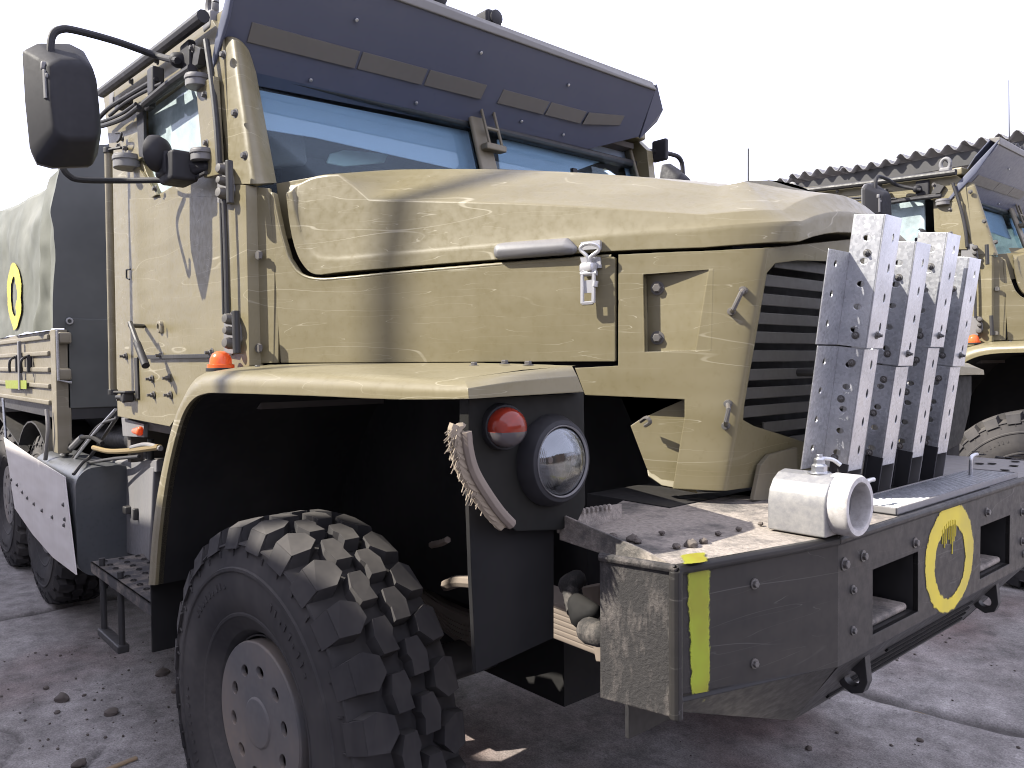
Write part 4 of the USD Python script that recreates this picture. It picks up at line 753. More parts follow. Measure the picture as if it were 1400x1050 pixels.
# --- bumper: folded plate with swept wings, tread top, windows, tow eyes
ZB = 1.343
T0, T1, T2 = P(820, 761, z=ZB), P(924, 775, z=ZB), P(1146, 736, z=ZB)
XB = T2[0]
T3 = T2.copy(); T3[1] = 2 * C0 - T2[1]; T4 = T1.copy(); T4[1] = 2 * C0 - T1[1]; T5 = T0.copy(); T5[1] = 2 * C0 - T0[1]
zw = P(1146, 912, x=XB)[2]                                          # lower crease
pw = (unit(np.cross(T2 - T1, [0, 0, 1])),); pw = (pw[0], pw[0] @ T1); pe = unit(np.cross(T1 - T0, [0, 0, 1])); pe = (pe, pe @ T0)
zc1 = P(936, 948, pw)[2]; zd1 = P(935, 979, pw)[2]; ze0 = P(826, 955, pe)[2]
B1 = np.array([T1[0], T1[1], zc1]); B2 = np.array([XB, T2[1], zw]); D1 = np.array([T1[0], T1[1], zd1]); E0 = np.array([T0[0], T0[1], ze0])
D2 = P(1085, 984, x=XB - .16); Dm = np.array([D2[0], C0, D2[2]])
def mp(p): return np.array([p[0], 2 * C0 - p[1], p[2]])
bum = part(T, 'bumper', [], 'bumper_paint') if False else numbered(T + '/bumper')
UsdGeom.Xform.Define(stage, bum)
# front sheet with its two window openings
def fpx(pts): return L(pts, x=XB)
w1 = fpx([(1193, 779), (1255, 754), (1255, 836), (1193, 868)]); 
w2 = w1.copy(); w2[:, 1] = 2 * C0 - w1[:, 1]
front = slab(np.array([T2, T3, mp(B2), B2]), .012, [w1, w2], n=np.array([1., 0, 0]))
nw = pw[0] if pw[0] @ (EYE - T1) > 0 else -pw[0]; ne = pe[0] if pe[0] @ (EYE - T0) > 0 else -pe[0]
wing = slab(np.array([T1, T2, B2, B1]), .012, n=nw)
low = slab(np.array([B1, B2, D2, D1]), .010); lowf = slab(np.array([B2, mp(B2), mp(D2), D2]), .010, n=unit(np.cross(mp(B2) - B2, D2 - B2)) * (-1 if np.cross(mp(B2) - B2, D2 - B2)[0] < 0 else 1))
edge = tube([T1 + [0, 0, -.008], mix(T1, D1, .5), D1], .013, 10, 1)
roll = tube([T1 + [0, 0, -.006], T2 + [-.004, 0, -.006]], .011, 10, 1); roll2 = tube([T2 + [-.004, 0, -.006], T3 + [-.004, 0, -.006]], .011, 10, 1); roll3 = tube([T1, T1 + [0, 0, -.004], T0], .009, 8, 1)
sheet = part(bum, 'front_sheet', [front, wing, mx(wing), lowf, low, mx(low), edge, mx(edge), roll, mx(roll), roll2], 'bumper_paint')
endp = slab(np.array([T0, T1, D1, E0]), .012, n=ne)
part(bum, 'end_plate', [endp, roll3], 'scraped_mud'); part(bum, 'end_plate', [mx(endp), mx(roll3)], 'scraped_mud')
# inside box behind the windows, rear and floor of the bumper
for q in (w1, w2):
    b = q - [.22, 0, 0]; part(bum, 'window_box', [loft([q[[0, 1, 2, 3, 0]], b[[0, 1, 2, 3, 0]]])], 'dark_metal'); part(bum, 'window_back', slab(b, .01, n=np.array([1., 0, 0])), 'rubber'); 
    part(bum, 'window_mud', box((b.mean(0)[0] + .1, q.mean(0)[1], q[:, 2].min() + .012), (.2, abs(q[1, 1] - q[0, 1]) * .9, .02), None, .008), 'muddy_plate')
part(bum, 'rear_plate', [box((XB - .36, C0, (ZB + D2[2]) / 2 - .02), (.012, 1.9, ZB - D2[2] - .06))], 'dark_metal')
# top: the left plate with its upturned lip, middle tread grating, right drilled plate
R0 = P(766, 736, z=ZB - .001); R1 = P(1074, 704, z=ZB)
topx = XB - .40
tp_l = [T1 + [0, .002, 0], T2, [XB, 2.02, ZB], [topx - .05, 2.02, ZB], [topx - .25, 1.75, ZB], R0]
topl = slab(np.array(tp_l) + [0, 0, .004], .008, n=np.array([0, 0, 1.]))
part(bum, 'top_plate', topl, 'muddy_plate')
tp_r = slab(np.array([mp(np.array(p)) for p in tp_l]) + [0, 0, .004], .008, n=np.array([0, 0, 1.]))
dr = part(bum, 'top_plate', tp_r, 'grey_metal')
part(bum, 'middle_plate', slab(np.array([[XB, 2.022, ZB], [XB, 2 * C0 - 2.022, ZB], [topx, 2 * C0 - 2.022, ZB], [topx, 2.022, ZB]]) + [0, 0, .003], .008, n=np.array([0, 0, 1.])), 'bumper_paint')
for (x, y) in ((1343, 622), (1356, 634), (1342, 646), (1380, 626), (1391, 624), (1388, 631), (1386, 637), (1374, 643), (1354, 649), (1397, 618), (1334, 618), (1339, 634)):
    p = P(x, y, z=ZB + .006); part(bum, 'drain_hole', lathe(p, (0, 0, 1), [(.012, 0), (.016, .002), (.012, .002), (0, -.0)], 12), 'rubber')
# lip along the end of the left plate, its edge serrated
la_, lb_ = R0 + [0, 0, .004], T1 + [0, 0, .004]
ld = lb_ - la_; Ll = np.linalg.norm(ld); ld = unit(ld); nn_ = unit(np.cross(ld, [0, 0, 1]))
prof = [(0, 0), (Ll * .72, 0), (Ll * .72, .004), (Ll * .45, .012), (0, .030)]; plp = (nn_, nn_ @ la_); prof = [P(x, y, plp) for x, y in ((764, 702), (765, 738), (822, 757), (912, 777), (924, 774), (870, 748))]
part(bum, 'end_lip', slab(np.array(prof), .006), 'muddy_plate')
lr = P(764, 702, plp); rb_ = P(850, 689, (np.array([1., 0, 0]), lr[0] - .03))
lipb = part(bum, 'rear_lip', slab(np.array([lr + [0, 0, -.045], rb_ + [0, 0, -.045], rb_, lr]), .006), 'muddy_plate')
for k in range(12): part(lipb, 'tooth', lathe(mix(lr, rb_, k / 14) + [0, 0, -.001], (0, 0, 1), [(.007, -.006), (.007, .002), (.004, .005), (0, .006)], 6), 'muddy_plate')
g0, g1 = P(1216, 700, z=ZB + .012), P(1345, 657, z=ZB + .012)
gx1 = XB - .015; gy0, gy1 = 2.03, 2.95; gw = .135
gt = part(bum, 'tread_grating', [box((gx1 - gw / 2, (gy0 + gy1) / 2, ZB + .006), (gw, gy1 - gy0, .006)), box((gx1, (gy0 + gy1) / 2, ZB + .014), (.006, gy1 - gy0, .016)), box((gx1 - gw, (gy0 + gy1) / 2, ZB + .014), (.006, gy1 - gy0, .016)), box((gx1 - gw / 2, gy0, ZB + .014), (gw, .006, .016)), box((gx1 - gw / 2, gy1, ZB + .014), (gw, .006, .016))], 'grey_metal')
for k in range(60): part(gt, 'bar', box((gx1 - gw / 2, gy0 + .015 + k * (gy1 - gy0 - .03) / 59, ZB + .0155), (gw - .008, .005, .010)), 'galvanised')
# bolts, ventilation slots, tow eyes
for x, y, pl, r in ((1031, 798, pw, .0075), (1031, 907, pw, .007), (1154, 771, None, .010), (1180, 760, None, .009), (1166, 806, None, .007), (1166, 862, None, .007), (1251, 742, None, .009), (1400, 757, None, .009), (1349, 700, None, .009), (1397, 700, None, .009), (1397, 740, None, .009)):
    if pl is None: part(bum, 'bolt', hexbolt(P(x, y, x=XB + .001), (1, 0, 0), r, r * .9), 'bolt_metal')
    else: part(bum, 'bolt', hexbolt(P(x, y, pl) + nw * .001, nw, r, r * .9), 'bolt_metal')
ln = unit(np.cross(mp(B2) - B2, D2 - B2)); ln = -ln if ln[0] < 0 else ln
for k in range(4):
    a = mix(B2, D2, .30 + k * .17) + ln * .002; y0_ = C0 - .30 - .05 * k; 
    part(bum, 'vent_slot', box((a[0], C0, a[2]), (.006, (C0 - y0_) * 2, .010), [ln, (0, 1, 0), np.cross(ln, (0, 1, 0))]), 'rubber')
for sgn in (-1, 1):
    y = P(1166, 935, x=XB - .06)[1]; y = y if sgn < 0 else 2 * C0 - y
    a = np.array([XB - .075, y, zw - .072])
    o = sg.Polygon([(-.085, .08), (.05, .08), (.062, -.03), (.045, -.075), (.0, -.092), (-.045, -.07), (-.07, -.02)]).buffer(-.01).buffer(.01).difference(sg.Point(.0, -.03).buffer(.030)); o = sa.scale(o, .62, .62, origin=(0, 0))
    m = trimesh.creation.extrude_polygon(o, .026, engine='earcut'); v = m.vertices.copy(); m.vertices = a + np.column_stack([v[:, 0] + 0 * v[:, 2], v[:, 2] - .017, v[:, 1]]); m.vertices[:, 0] += .02
    part(bum, 'tow_eye', m, 'dark_metal')
# yellow spray paint: ring with runs, stripe at the corner
cy_, cz_ = P(1299, 762, x=XB)[1], P(1299, 762, x=XB)[2]
ry, rz = abs(P(1331, 762, x=XB)[1] - P(1267, 762, x=XB)[1]) / 2, (P(1299, 690, x=XB)[2] - P(1299, 833, x=XB)[2]) / 2
th = np.linspace(0, 2 * np.pi, 120)[:-1]
wob = .03 * (meshkit.fbm(np.column_stack([np.cos(th) * 2, np.sin(th) * 2, th * 0]), 4, 2) - .5)
out_ = np.column_stack([cy_ + ry * (1 + wob * 2) * np.cos(th), cz_ + rz * (1 + wob * 2) * np.sin(th)]); in_ = np.column_stack([cy_ + .67 * ry * (1 + wob * 3) * np.cos(th), cz_ + (.71 * rz) * (1 + wob * 3) * np.sin(th) - .012])
ro, ri = out_ - [cy_, cz_], in_ - [cy_, cz_]
rows = [np.column_stack([np.full(len(th), XB + .0015), cy_ + k[:, 0], cz_ + k[:, 1]]) for k in (ro * 1.07, ro * 1.0, mix(ro, ri, .15), mix(ro, ri, .5), mix(ro, ri, .85), ri, ri * .90)]
bm = loft(rows, True); toward_eye(bm)
pr = part(bum, 'painted_ring', bm, 'yellow_spray', smooth=True, label='yellow ring sprayed on the bumper with runs of paint', cover=np.repeat([0.1, .55, 1, 1, 1, .6, .1], len(th)))
for k, (dy, l) in enumerate(((-.55, .03), (-.42, .05), (-.3, .045), (-.15, .04), (-.02, .055), (.1, .085), (.2, .05), (.3, .035))):
    y = cy_ + dy * ry * .64; z1 = cz_ - .012 + .71 * rz * math.sqrt(max(0, 1 - dy * dy)) + .012
    part(pr, 'run', tube([[XB + .001, y, z1], [XB + .001, y + .001, z1 - l * .5], [XB + .001, y, z1 - l - .010]], .0022, 6), 'yellow_paint')
def patch(corners, n, nu=7, nv=11):
    a, b, c_, d = [np.asarray(k) for k in corners]; rows, cov = [], []
    for i in range(nv):
        v = i / (nv - 1); l, r = mix(a, d, v), mix(b, c_, v); wob = 0
        rows.append(np.array([mix(l, r, (j / (nu - 1)) * (1 + .025 * math.sin(i * 1.1)) - .015 * math.sin(i * .7)) for j in range(nu)]) + n * .002)
        cov += [(.1 if j in (0, nu - 1) else .95 if 1 < j < nu - 2 else .6) * (1 if 0 < i < nv - 1 else .3) for j in range(nu)]
    return toward_eye(loft(rows)), cov
m_, cv_ = patch(L([(936, 772), (973, 767), (972, 958), (941, 962)], pw), nw); part(bum, 'painted_stripe', m_, 'lime_spray', smooth=True, cover=cv_)
m_, cv_ = patch(L([(926, 760), (968, 755), (972, 769), (930, 774)], z=ZB + .0055), np.array([0, 0, 1.])); part(bum, 'painted_stripe', m_, 'lime_spray', smooth=True, cover=cv_)
# dirt lying on the left plate
for k, (x, y, s) in enumerate(((838, 732, .016), (865, 735, .020), (871, 738, .014), (945, 742, .022), (925, 745, .012), (962, 738, .013), (982, 728, .010), (1010, 722, .010), (905, 727, .010), (800, 720, .013), (812, 724, .010), (1040, 715, .009))):
    p = P(x, y, z=ZB + .012); m = trimesh.creation.icosphere(2, 1); v = m.vertices; m.vertices = v * (.55 + .8 * meshkit.fbm(v * 2 + k, 3, k))[:, None] * [1, 1, .7] * s * .75 + p - [0, 0, s * .2]
    labs = ['crumb of dirt on the near end of the bumper plate', 'largest pair of clods on the bumper plate, the bigger one', 'clod touching the bigger one on the bumper plate', 'wide clod on the bumper plate above the lime stripe', 'small clod left of the wide clod on the bumper plate', 'small clod right of the wide clod on the bumper plate',
            'crumb in the middle of the muddy bumper plate', 'crumb on the bumper plate two clods left of the clamp', 'crumb at the shaded rear of the bumper plate', 'clod beside the upturned lip of the bumper plate', 'crumb right of the clod beside the lip', 'last crumb before the pipe clamp on the bumper plate']
    single('clod', m, 'stone', labs[k], 'dirt', 'clods on the bumper')

# --- pipe clamp on the bumper
pc = P(1158, 690, x=XB + .012); rp = .060; zc_ = pc[2]; rp = zc_ - ZB - .008
clm = part(T, 'pipe_clamp', [hull([((XB - .005, pc[1] - rp * 1.05, ZB + .012), .004), ((XB - .005, pc[1] + rp * .9, ZB + .012), .004), ((XB - .135, pc[1] - rp * 1.05, ZB + .012), .004), ((XB - .135, pc[1] + rp * .9, ZB + .012), .004)] +
    [((x, pc[1] + rp * 1.0 * math.cos(a) - .004, zc_ + rp * .95 * math.sin(a)), .004) for x in (XB - .005, XB - .135) for a in np.linspace(0, np.pi, 9)])], 'cast_aluminium', smooth=25)
part(clm, 'pipe', lathe((XB - .02, pc[1], zc_), (1, 0, 0), [(rp * .70, -.02), (rp * .72, .0), (rp * .74, .055), (rp * .80, .062), (rp * .97, .062), (rp * 1.03, .056), (rp * 1.03, .006), (0.9 * rp, .0)], 40), 'white_pipe', smooth=35)
part(clm, 'pipe_inside', lathe((XB - .10, pc[1], zc_), (1, 0, 0), [(rp * .72, .09), (rp * .72, 0), (0, 0)], 32), 'cast_aluminium', smooth=35)
tb = np.array([XB - .05, pc[1] - .005, zc_ + rp * .98])
part(clm, 'clamp_bolt', [hexbolt(tb, (0, 0, 1), .017, .018), hexbolt(tb + [0, 0, .018], (0, 0, 1), .012, .014, False), cyl(tb, tb + [0, 0, .042], .007), tube([tb + [0, 0, .033], tb + [.02, .02, .03], tb + [.035, .03, .018]], .005, 6)], 'galvanised')
for (x, y) in ((1181, 700), (1327, 656)):
    p = P(x, y, z=ZB + .005); part(T, 'hook_rod', tube([p, p + [0, 0, .05], p + [0, .004, .072], p + [.0, .03, .078], p + [.0, .055, .078]], .006, 8, 4), 'galvanised')
# --- slotted steel posts standing before the grille, an upper piece bolted over a lower one
UPV = unit([.14, 0, 1]); FWV = unit([1, 0, -.14])
def hat(xb, yb, zb, z0, z1, crown, depth, lip, tk, holes_crown=True, lipcut=None, lip2=True):
    """A hat-section post: foot lips, webs and a crown turned to the front, each with its row of slots."""
    base = np.array([xb, yb, zb])
    def loc(a, b, h): return base + FWV * a + np.array([0, b, 0]) + UPV * h       # a forward, b left, h up
    def plate(fu, fv, n, u0, u1, h0, h1, hs, hw, hh):
        """plate in local (u, h) with slots; fu maps u to (a, b)"""
        poly = sg.box(u0, h0, u1, h1)
        cut = [sa.scale(sg.Point(u, h).buffer(1, quad_segs=4), hw, hh) for u, h in hs]
        poly = poly.difference(unary_union(cut)) if cut else poly
        out = []
        for g in getattr(poly, 'geoms', [poly]):
            m = trimesh.creation.extrude_polygon(g, tk, engine='earcut'); v = m.vertices.copy()
            P_ = np.array([loc(*fu(u, t), h) for u, h, t in v]); m.vertices = P_; out.append(m)
        m = cat(out); trimesh.repair.fix_normals(m); return m
    H0, H1 = z0, z1; hh = np.arange(H0 + .055, H1 - .02, .078); hh2 = np.arange(H0 + .045, H1 - .02, .060)
    pl_ = [plate(lambda u, t: (depth - t, u), None, None, 0, crown, H0, H1, [(crown * .62, h) for h in hh], .006, .013),
           plate(lambda u, t: (u, t), None, None, 0, depth - tk - .0005, H0, H1, [(depth * .52, h) for h in hh2], .0105, .008),
           plate(lambda u, t: (u, crown - t), None, None, 0, depth - tk - .0005, H0, H1, [(depth * .52, h) for h in hh2], .0105, .008)]
    l1 = H1 - (lipcut or 0)
    pl_.append(plate(lambda u, t: (tk - t, -u), None, None, .0005, lip, H0 - .0, l1, [(lip * .62, h) for h in hh if h < l1 - .02], .008, .009))
    if lip2: pl_.append(plate(lambda u, t: (tk - t, crown + u), None, None, .0005, lip * .6, H0, l1, [], .008, .009))
    return pl_
posts = [(2.075, 2.13, 1.784, 1.449), (2.285, 2.08, 1.735, 1.445), (2.49, 2.125, 1.79, 1.449), (2.685, 2.07, 1.73, 1.445)]
for k, (y0, zt_, zs_, zl) in enumerate(posts):
    xb = XB - .252
    for nm, (z0, z1, cr, de, li_, dx, dy) in (('upper', (zs_ - ZB, zt_ - ZB, .098, .084, .112, -.002, -.006)), ('lower', (zl - ZB, zs_ - ZB - .004, .084, .074, .112, .0, .001))):
        po = numbered(T + '/slotted_post'); UsdGeom.Xform.Define(stage, po)
        ps = hat(xb + dx, y0 + dy, ZB, z0, z1, cr, de, li_ if k == 0 else .058, .0035, lipcut=.10 if nm == 'upper' else .0)
        for m, nme in zip(ps, ('crown', 'web', 'web', 'lip', 'lip')): part(po, nme, m, 'galvanised', smooth=False)
        # bolts through the web
        base = np.array([xb + dx, y0 + dy, ZB])
        for h, a in (((z1 - .10, .05), (z0 + .03, .05)) if nm == 'upper' else ((z1 - .04, .045), (z1 - .14, .03), (z0 + .03, .035))):
            pp = base + FWV * a + UPV * h; part(po, 'bolt', stud(pp, (0, -1, 0), .007, .007, .016), 'bolt_metal')
        if nm == 'upper' : part(po, 'bolt', stud(base + FWV * de + np.array([0, cr * .5, 0]) + UPV * (z0 + .035), FWV, .007, .007, .015), 'bolt_metal')
    b0 = np.array([xb, y0, ZB])
    ft = part(T, 'post_foot', [box(b0 + FWV * .03 + UPV * .06 + [0, .03, 0], (.006, .07, .13), [FWV, (0, 1, 0), UPV]), box(b0 + FWV * .05 + UPV * .06 + [0, .002, 0], (.05, .006, .13), [FWV, (0, 1, 0), UPV])], 'black_plastic')
    for h in (.035, .09): part(ft, 'bolt', hexbolt(b0 + FWV * .034 + UPV * h + [0, .03, 0], FWV, .010, .009), 'galvanised')
    st = hat(xb - .02, y0 + .085, ZB, .0, .30, .0, .0, .0, .003) if False else None
    gr_ = slab(np.array([b0 + [.0, .095, .0], b0 + [.07, .095, .0], b0 + FWV * .07 + UPV * .22 + [0, .095, 0], b0 + UPV * .22 + [0, .095, 0]]), .004); part(T, 'post_gusset', gr_, 'grey_metal')
# crossbar that ties the posts to the nose
for y in (2.12, 2.6): part(T, 'post_tie', tube([[XB - .2, y, ZB + .36], [XB - .33, y, ZB + .36]], .012, 8, 1), 'dark_metal')

# --- body behind the cab: canvas tilt on a drop-side body
XT = P(72, 450, y=1.08)[0]
def cv(px, py, y=1.08): return P(px, py, y=y)
XR = -11.5; ztop = P(66, 228, y=1.08)[2]; zlow = P(72, 450, y=1.08)[2]
xs = np.concatenate([np.linspace(XR, XT - 1.6, 20)[:-1], np.linspace(XT - 1.6, XT, 41)]); zsn = np.linspace(zlow, ztop, 44); rows = []
for zz in zsn:
    k = (zz - zlow) / (ztop - zlow); yy = 1.08 + .16 * np.clip(k - .72, 0, 1) ** 1.3 * 2
    w = meshkit.fbm(np.column_stack([xs * 1.6 + zz * .9, np.full(60, 1.7), zz * 1.4 + 0 * xs]), 4, 3) - .5
    fold = .03 * np.exp(-((xs - XT + .28 - .06 * math.sin(zz * 6)) / .05) ** 2) - .03 * np.exp(-((xs - XT + .16) / .05) ** 2)
    hem = .025 * np.sin(xs * 9) * max(0, .25 - k)
    w = w + .24 * (meshkit.fbm(np.column_stack([xs * 5.5 + zz * 2.2, np.full(60, 4.1), zz * 3.1 - xs]), 3, 9) - .5); rows.append(np.column_stack([xs, yy - .13 * w - fold * (.4 + .6 * (1 - k)), zz + hem + .05 * (k > .98) * np.sin(xs * 2.2)]))
side_c = loft(rows)
top_rows = [rows[-1]] + [np.column_stack([rows[-1][:, 0], np.full(60, y), rows[-1][:, 2] + z]) for y, z in ((1.45, .18), (1.9, .27), (C0, .30))]
tilt = part(T, 'canvas_tilt', [side_c, loft(top_rows), mx(side_c), mx(loft(top_rows))], 'canvas', smooth=True)
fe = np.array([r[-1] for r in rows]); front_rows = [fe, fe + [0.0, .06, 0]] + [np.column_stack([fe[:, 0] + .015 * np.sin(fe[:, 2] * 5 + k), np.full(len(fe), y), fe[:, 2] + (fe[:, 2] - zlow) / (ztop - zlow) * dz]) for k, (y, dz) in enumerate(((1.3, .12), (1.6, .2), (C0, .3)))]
both(tilt, 'front_curtain', loft(front_rows), 'canvas_shade', True)
part(tilt, 'eyelet', lathe(P(95, 439, x=XT + .012), (1, 0, 0), [(.012, 0), (.022, .0), (.02, .006), (.012, .006)], 16), 'galvanised')
th = np.linspace(0, 2 * np.pi, 60)[:-1]
c_ = P(11, 405, y=1.03); ryx = abs(P(25, 405, y=1.03)[0] - P(0, 405, y=1.03)[0]) / 2; rz_ = (P(13, 360, y=1.03)[2] - P(13, 449, y=1.03)[2]) / 2
def tilt_y(x, z): 
    i = np.argmin(abs(zsn - z)); return np.interp(x, xs, rows[i][:, 1])
rows_r = []
for kk in (1.1, 1.0, .85, .70, .55, .47):
    X_ = c_[0] + ryx * kk * np.cos(th); Z_ = c_[2] + rz_ * (kk if kk > .6 else .62) * np.sin(th); rows_r.append(np.column_stack([X_, [tilt_y(a, b) - .012 for a, b in zip(X_, Z_)], Z_]))
part(tilt, 'painted_ring', toward_eye(loft(rows_r, True)), 'yellow_spray', smooth=True, label='yellow ring sprayed on the canvas', cover=np.repeat([.1, .75, 1, 1, .75, .1], len(th)))
# drop sides
zl2 = P(28, 548, y=1.10)[2]; YB = 1.10
bd = part(T, 'side_board', [box(((XR + XT) / 2 - .09, YB + .02, (zlow + zl2) / 2 - .0), (XT - XR - .16, .04, zlow - zl2), None, .004)], 'olive_dusty')
for zz in np.linspace(zl2 + .02, zlow - .04, 5): part(bd, 'rib', box(((XR + XT) / 2 - .09, YB - .006, zz), (XT - XR - .18, .022, .03), None, .006), 'olive_dusty')
for px_ in (24, 40): 
    p = P(px_, 497, y=YB - .02); part(bd, 'rope_hook', [box(p, (.03, .03, .12), None, .006), tube([p + [0, -.01, .05], p + [.03, -.05, .02], p + [.0, -.05, -.06]], .009, 6)], 'dark_metal')
part(bd, 'hinge_strap', box(P(27, 500, y=YB - .03), (.045, .02, .34), None, .004), 'grey_metal')
part(bd, 'painted_patch', slab(L([(7, 520), (36, 520), (36, 532), (8, 531)], y=YB - .032), .002), 'lime_paint', label='lime patch sprayed on the side board')
part(T, 'corner_post', [box((XT - .06, YB + .03, (zlow + P(66, 615, y=YB)[2]) / 2), (.13, .08, zlow - P(66, 615, y=YB)[2]), None, .006)], 'olive_dusty')
part(T, 'headboard', [box((XT - .02, C0, 1.75), (.05, 2 * (C0 - YB) - .1, .55), None, .006)], 'canvas_shade')
for y_, z_ in ((475, 1), (512, 2)): part(T, 'board_buffer', box(P(88, y_ - 13 if z_ == 1 else y_, x=XT + .03), (.05, .07, .07), None, .012), 'olive_dusty')
part(T, 'body_rod', tube([P(78, 452, x=XT + .05), P(80, 520, x=XT + .05), P(98, 523, x=XT + .05)], .008, 6, 1), 'galvanised')
for y in (1.17, 2 * C0 - 1.60):
    th_ = np.linspace(math.radians(12), math.radians(168), 15); gp_ = [np.array([-6.6 + .71 * math.cos(t), y, .617 + .71 * math.sin(t)]) for t in th_[:12]] + [np.array([-8.05 + .71 * math.cos(t), y, .617 + .71 * math.sin(t)]) for t in th_[7:]]
    part(T, 'added_mudguard', thick(loft([np.array(gp_), np.array(gp_) + [0, .43, 0]]), .012), 'dark_metal')  # added over the rear wheels to shade their tread
part(T, 'underbody_fill', box(((XR + XT) / 2 - .2, 1.75, 1.05), (XT - XR - .6, .5, .75)), 'rubber'); part(T, 'body_floor', box(((XR + XT) / 2, C0, zl2 - .04), (XT - XR, 2 * (C0 - YB) - .06, .08)), 'dark_metal')  # dark fill box added for the shade under the body, then the floor
part(T, 'under_frame', [box((-4.75, C0, 1.25), (.7, 1.7, .5))], 'rubber')
# --- fuel tank with its guard, battery box, step, hanging rung
gd = [(5, 598), (40, 622), (88, 652), (96, 720), (104, 786), (72, 762), (44, 730), (20, 695), (12, 640)]
gq = L(gd, y=1.02); guard = part(T, 'tank_guard', slab(gq, .006), 'pale_plate')
for x, y in ((16, 656), (24, 663), (31, 673), (38, 681), (47, 689), (58, 698), (72, 707), (88, 718), (87, 690), (89, 710)): part(guard, 'rivet', hexbolt(P(x, y, y=1.02), (0, -1, 0), .009, .008), 'bolt_metal')
XK = P(150, 700, y=1.28)[0]
tk = []
xk = P(101, 700, y=1.045)[0]
prof = sg.box(1.045, .98, 1.62, 1.36).buffer(-.09).buffer(.09, quad_segs=6) if False else sg.box(1.045, P(103, 790, y=1.04)[2], 1.36, P(98, 640, y=1.04)[2]).buffer(-.10).buffer(.10, quad_segs=8)
m = trimesh.creation.extrude_polygon(prof, 1.1, engine='earcut'); v = m.vertices.copy(); m.vertices = np.column_stack([xk + .05 - v[:, 2], v[:, 0], v[:, 1]]); trimesh.repair.fix_normals(m)
tank = part(T, 'fuel_tank', m, 'tank_paint', smooth=30)
part(tank, 'tank_strap', [tube([P(98, 650, y=1.04) + [.04, 0, .01], P(110, 632, y=1.1) + [.04, 0, 0], P(125, 622, y=1.2), P(160, 570, y=1.2)], .010, 6)], 'dark_metal')
bx = [P(155, 632, y=1.42), P(212, 634, y=1.16)]
q0, q1 = P(150, 640, y=1.40), P(208, 640, y=1.13)
bb = part(T, 'battery_box', hull([(p, .01) for p in [P(152, 636, y=1.42), P(212, 640, y=1.20), P(152, 745, y=1.42), P(206, 764, y=1.20)] + [P(152, 636, y=1.42) + [-.3, .1, 0], P(212, 640, y=1.2) + [-.1, .5, 0], P(152, 745, y=1.42) + [-.3, .1, 0], P(206, 764, y=1.2) + [-.1, .5, 0]]]), 'grey_metal')
for p_, s_ in ((P(176, 697, y=1.27), (.06, .05, .04)), (P(186, 703, y=1.23), (.03, .03, .06))): part(bb, 'toggle_latch', box(p_, s_, None, .006), 'dark_metal')
part(bb, 'lid', hull([(p, .006) for p in [P(150, 632, y=1.41), P(215, 630, y=1.19), P(150, 640, y=1.41), P(215, 644, y=1.19), P(150, 632, y=1.41) + [-.3, .1, 0], P(215, 630, y=1.19) + [-.1, .5, 0]]]), 'grey_metal')
zs_ = .795
s0, s1 = P(124, 768, z=zs_), P(207, 826, z=zs_)
s2, s3 = s1 + [0, .34, 0], s0 + [0, .34, 0]
stp = part(T, 'step', [slab(np.array([s0, s1, s2, s3]), .006, n=np.array([0, 0, 1.])), slab(np.array([s0, s1, s1 - [0, 0, .05], s0 - [0, 0, .05]]), .006)], 'black_step')
for i in range(10):
    for j in range(4): p = s0 + (s1 - s0) * (i + .5) / 10 + np.array([0, .05 + .075 * j, .003]); part(stp, 'tread_stud', lathe(p, (0, 0, 1), [(.014, 0), (.012, .003), (.009, .003), (.007, 0)], 8), 'rubber')
r0, r1 = P(140, 792, y=s0[1] + .02), P(165, 812, y=s0[1] + .02); r0b, r1b = P(143, 866, y=s0[1] + .02), P(167, 884, y=s0[1] + .02)
part(T, 'hanging_rung', [cyl(r0 + [0, 0, .1], r0b, .014), cyl(r1 + [0, 0, .1], r1b, .014), box((r0b + r1b) / 2 + [0, .0, 0], (np.linalg.norm(r1b - r0b) + .05, .05, .035), None, .006)], 'dark_metal')
part(T, 'side_reflector', [slab(L([(166, 571), (197, 580), (196, 598), (168, 596)], y=1.16), .02)], 'grey_metal'); part(T, 'side_marker', hull([(P(184, 589, y=1.15), .014), (P(191, 591, y=1.15), .017), (P(192, 587, y=1.15), .014)]), 'orange_lens', smooth=50)
for k, (pts, r, mt) in enumerate((([(128, 612), (150, 617), (180, 616), (218, 611)], .014, 'brass'), ([(118, 634), (150, 628), (190, 624)], .009, 'dark_metal'), ([(160, 572), (135, 582), (113, 610), (84, 645)], .008, 'dark_metal'), ([(158, 560), (131, 590), (104, 625), (90, 648)], .008, 'galvanised'), ([(62, 628), (66, 590), (64, 560)], .013, 'grey_metal'), ([(92, 612), (108, 600), (125, 598), (140, 606)], .012, 'rubber'), ([(180, 612), (200, 608), (220, 613)], .012, 'grey_metal'), ([(75, 632), (98, 612), (112, 598)], .018, 'grey_metal'), ([(4, 545), (8, 600)], .010, 'galvanised'))):
    part(T, 'hose', tube([P(x, y, y=1.16 if k != 4 and k != 8 else 1.06) for x, y in pts], r, 8), mt)
for m_ in ([box(P(203, 618, y=1.2), (.05, .04, .07), None, .008), cyl(P(206, 628, y=1.2), P(206, 600, y=1.2), .016)], hull([(P(100, 604, y=1.3), .05), (P(70, 615, y=1.35), .06)])): part(T, 'valve', m_, 'dark_metal')
part(T, 'air_reservoir', [cyl(P(150, 600, y=1.5), P(205, 600, y=1.5), .09, n=20)], 'dark_metal')

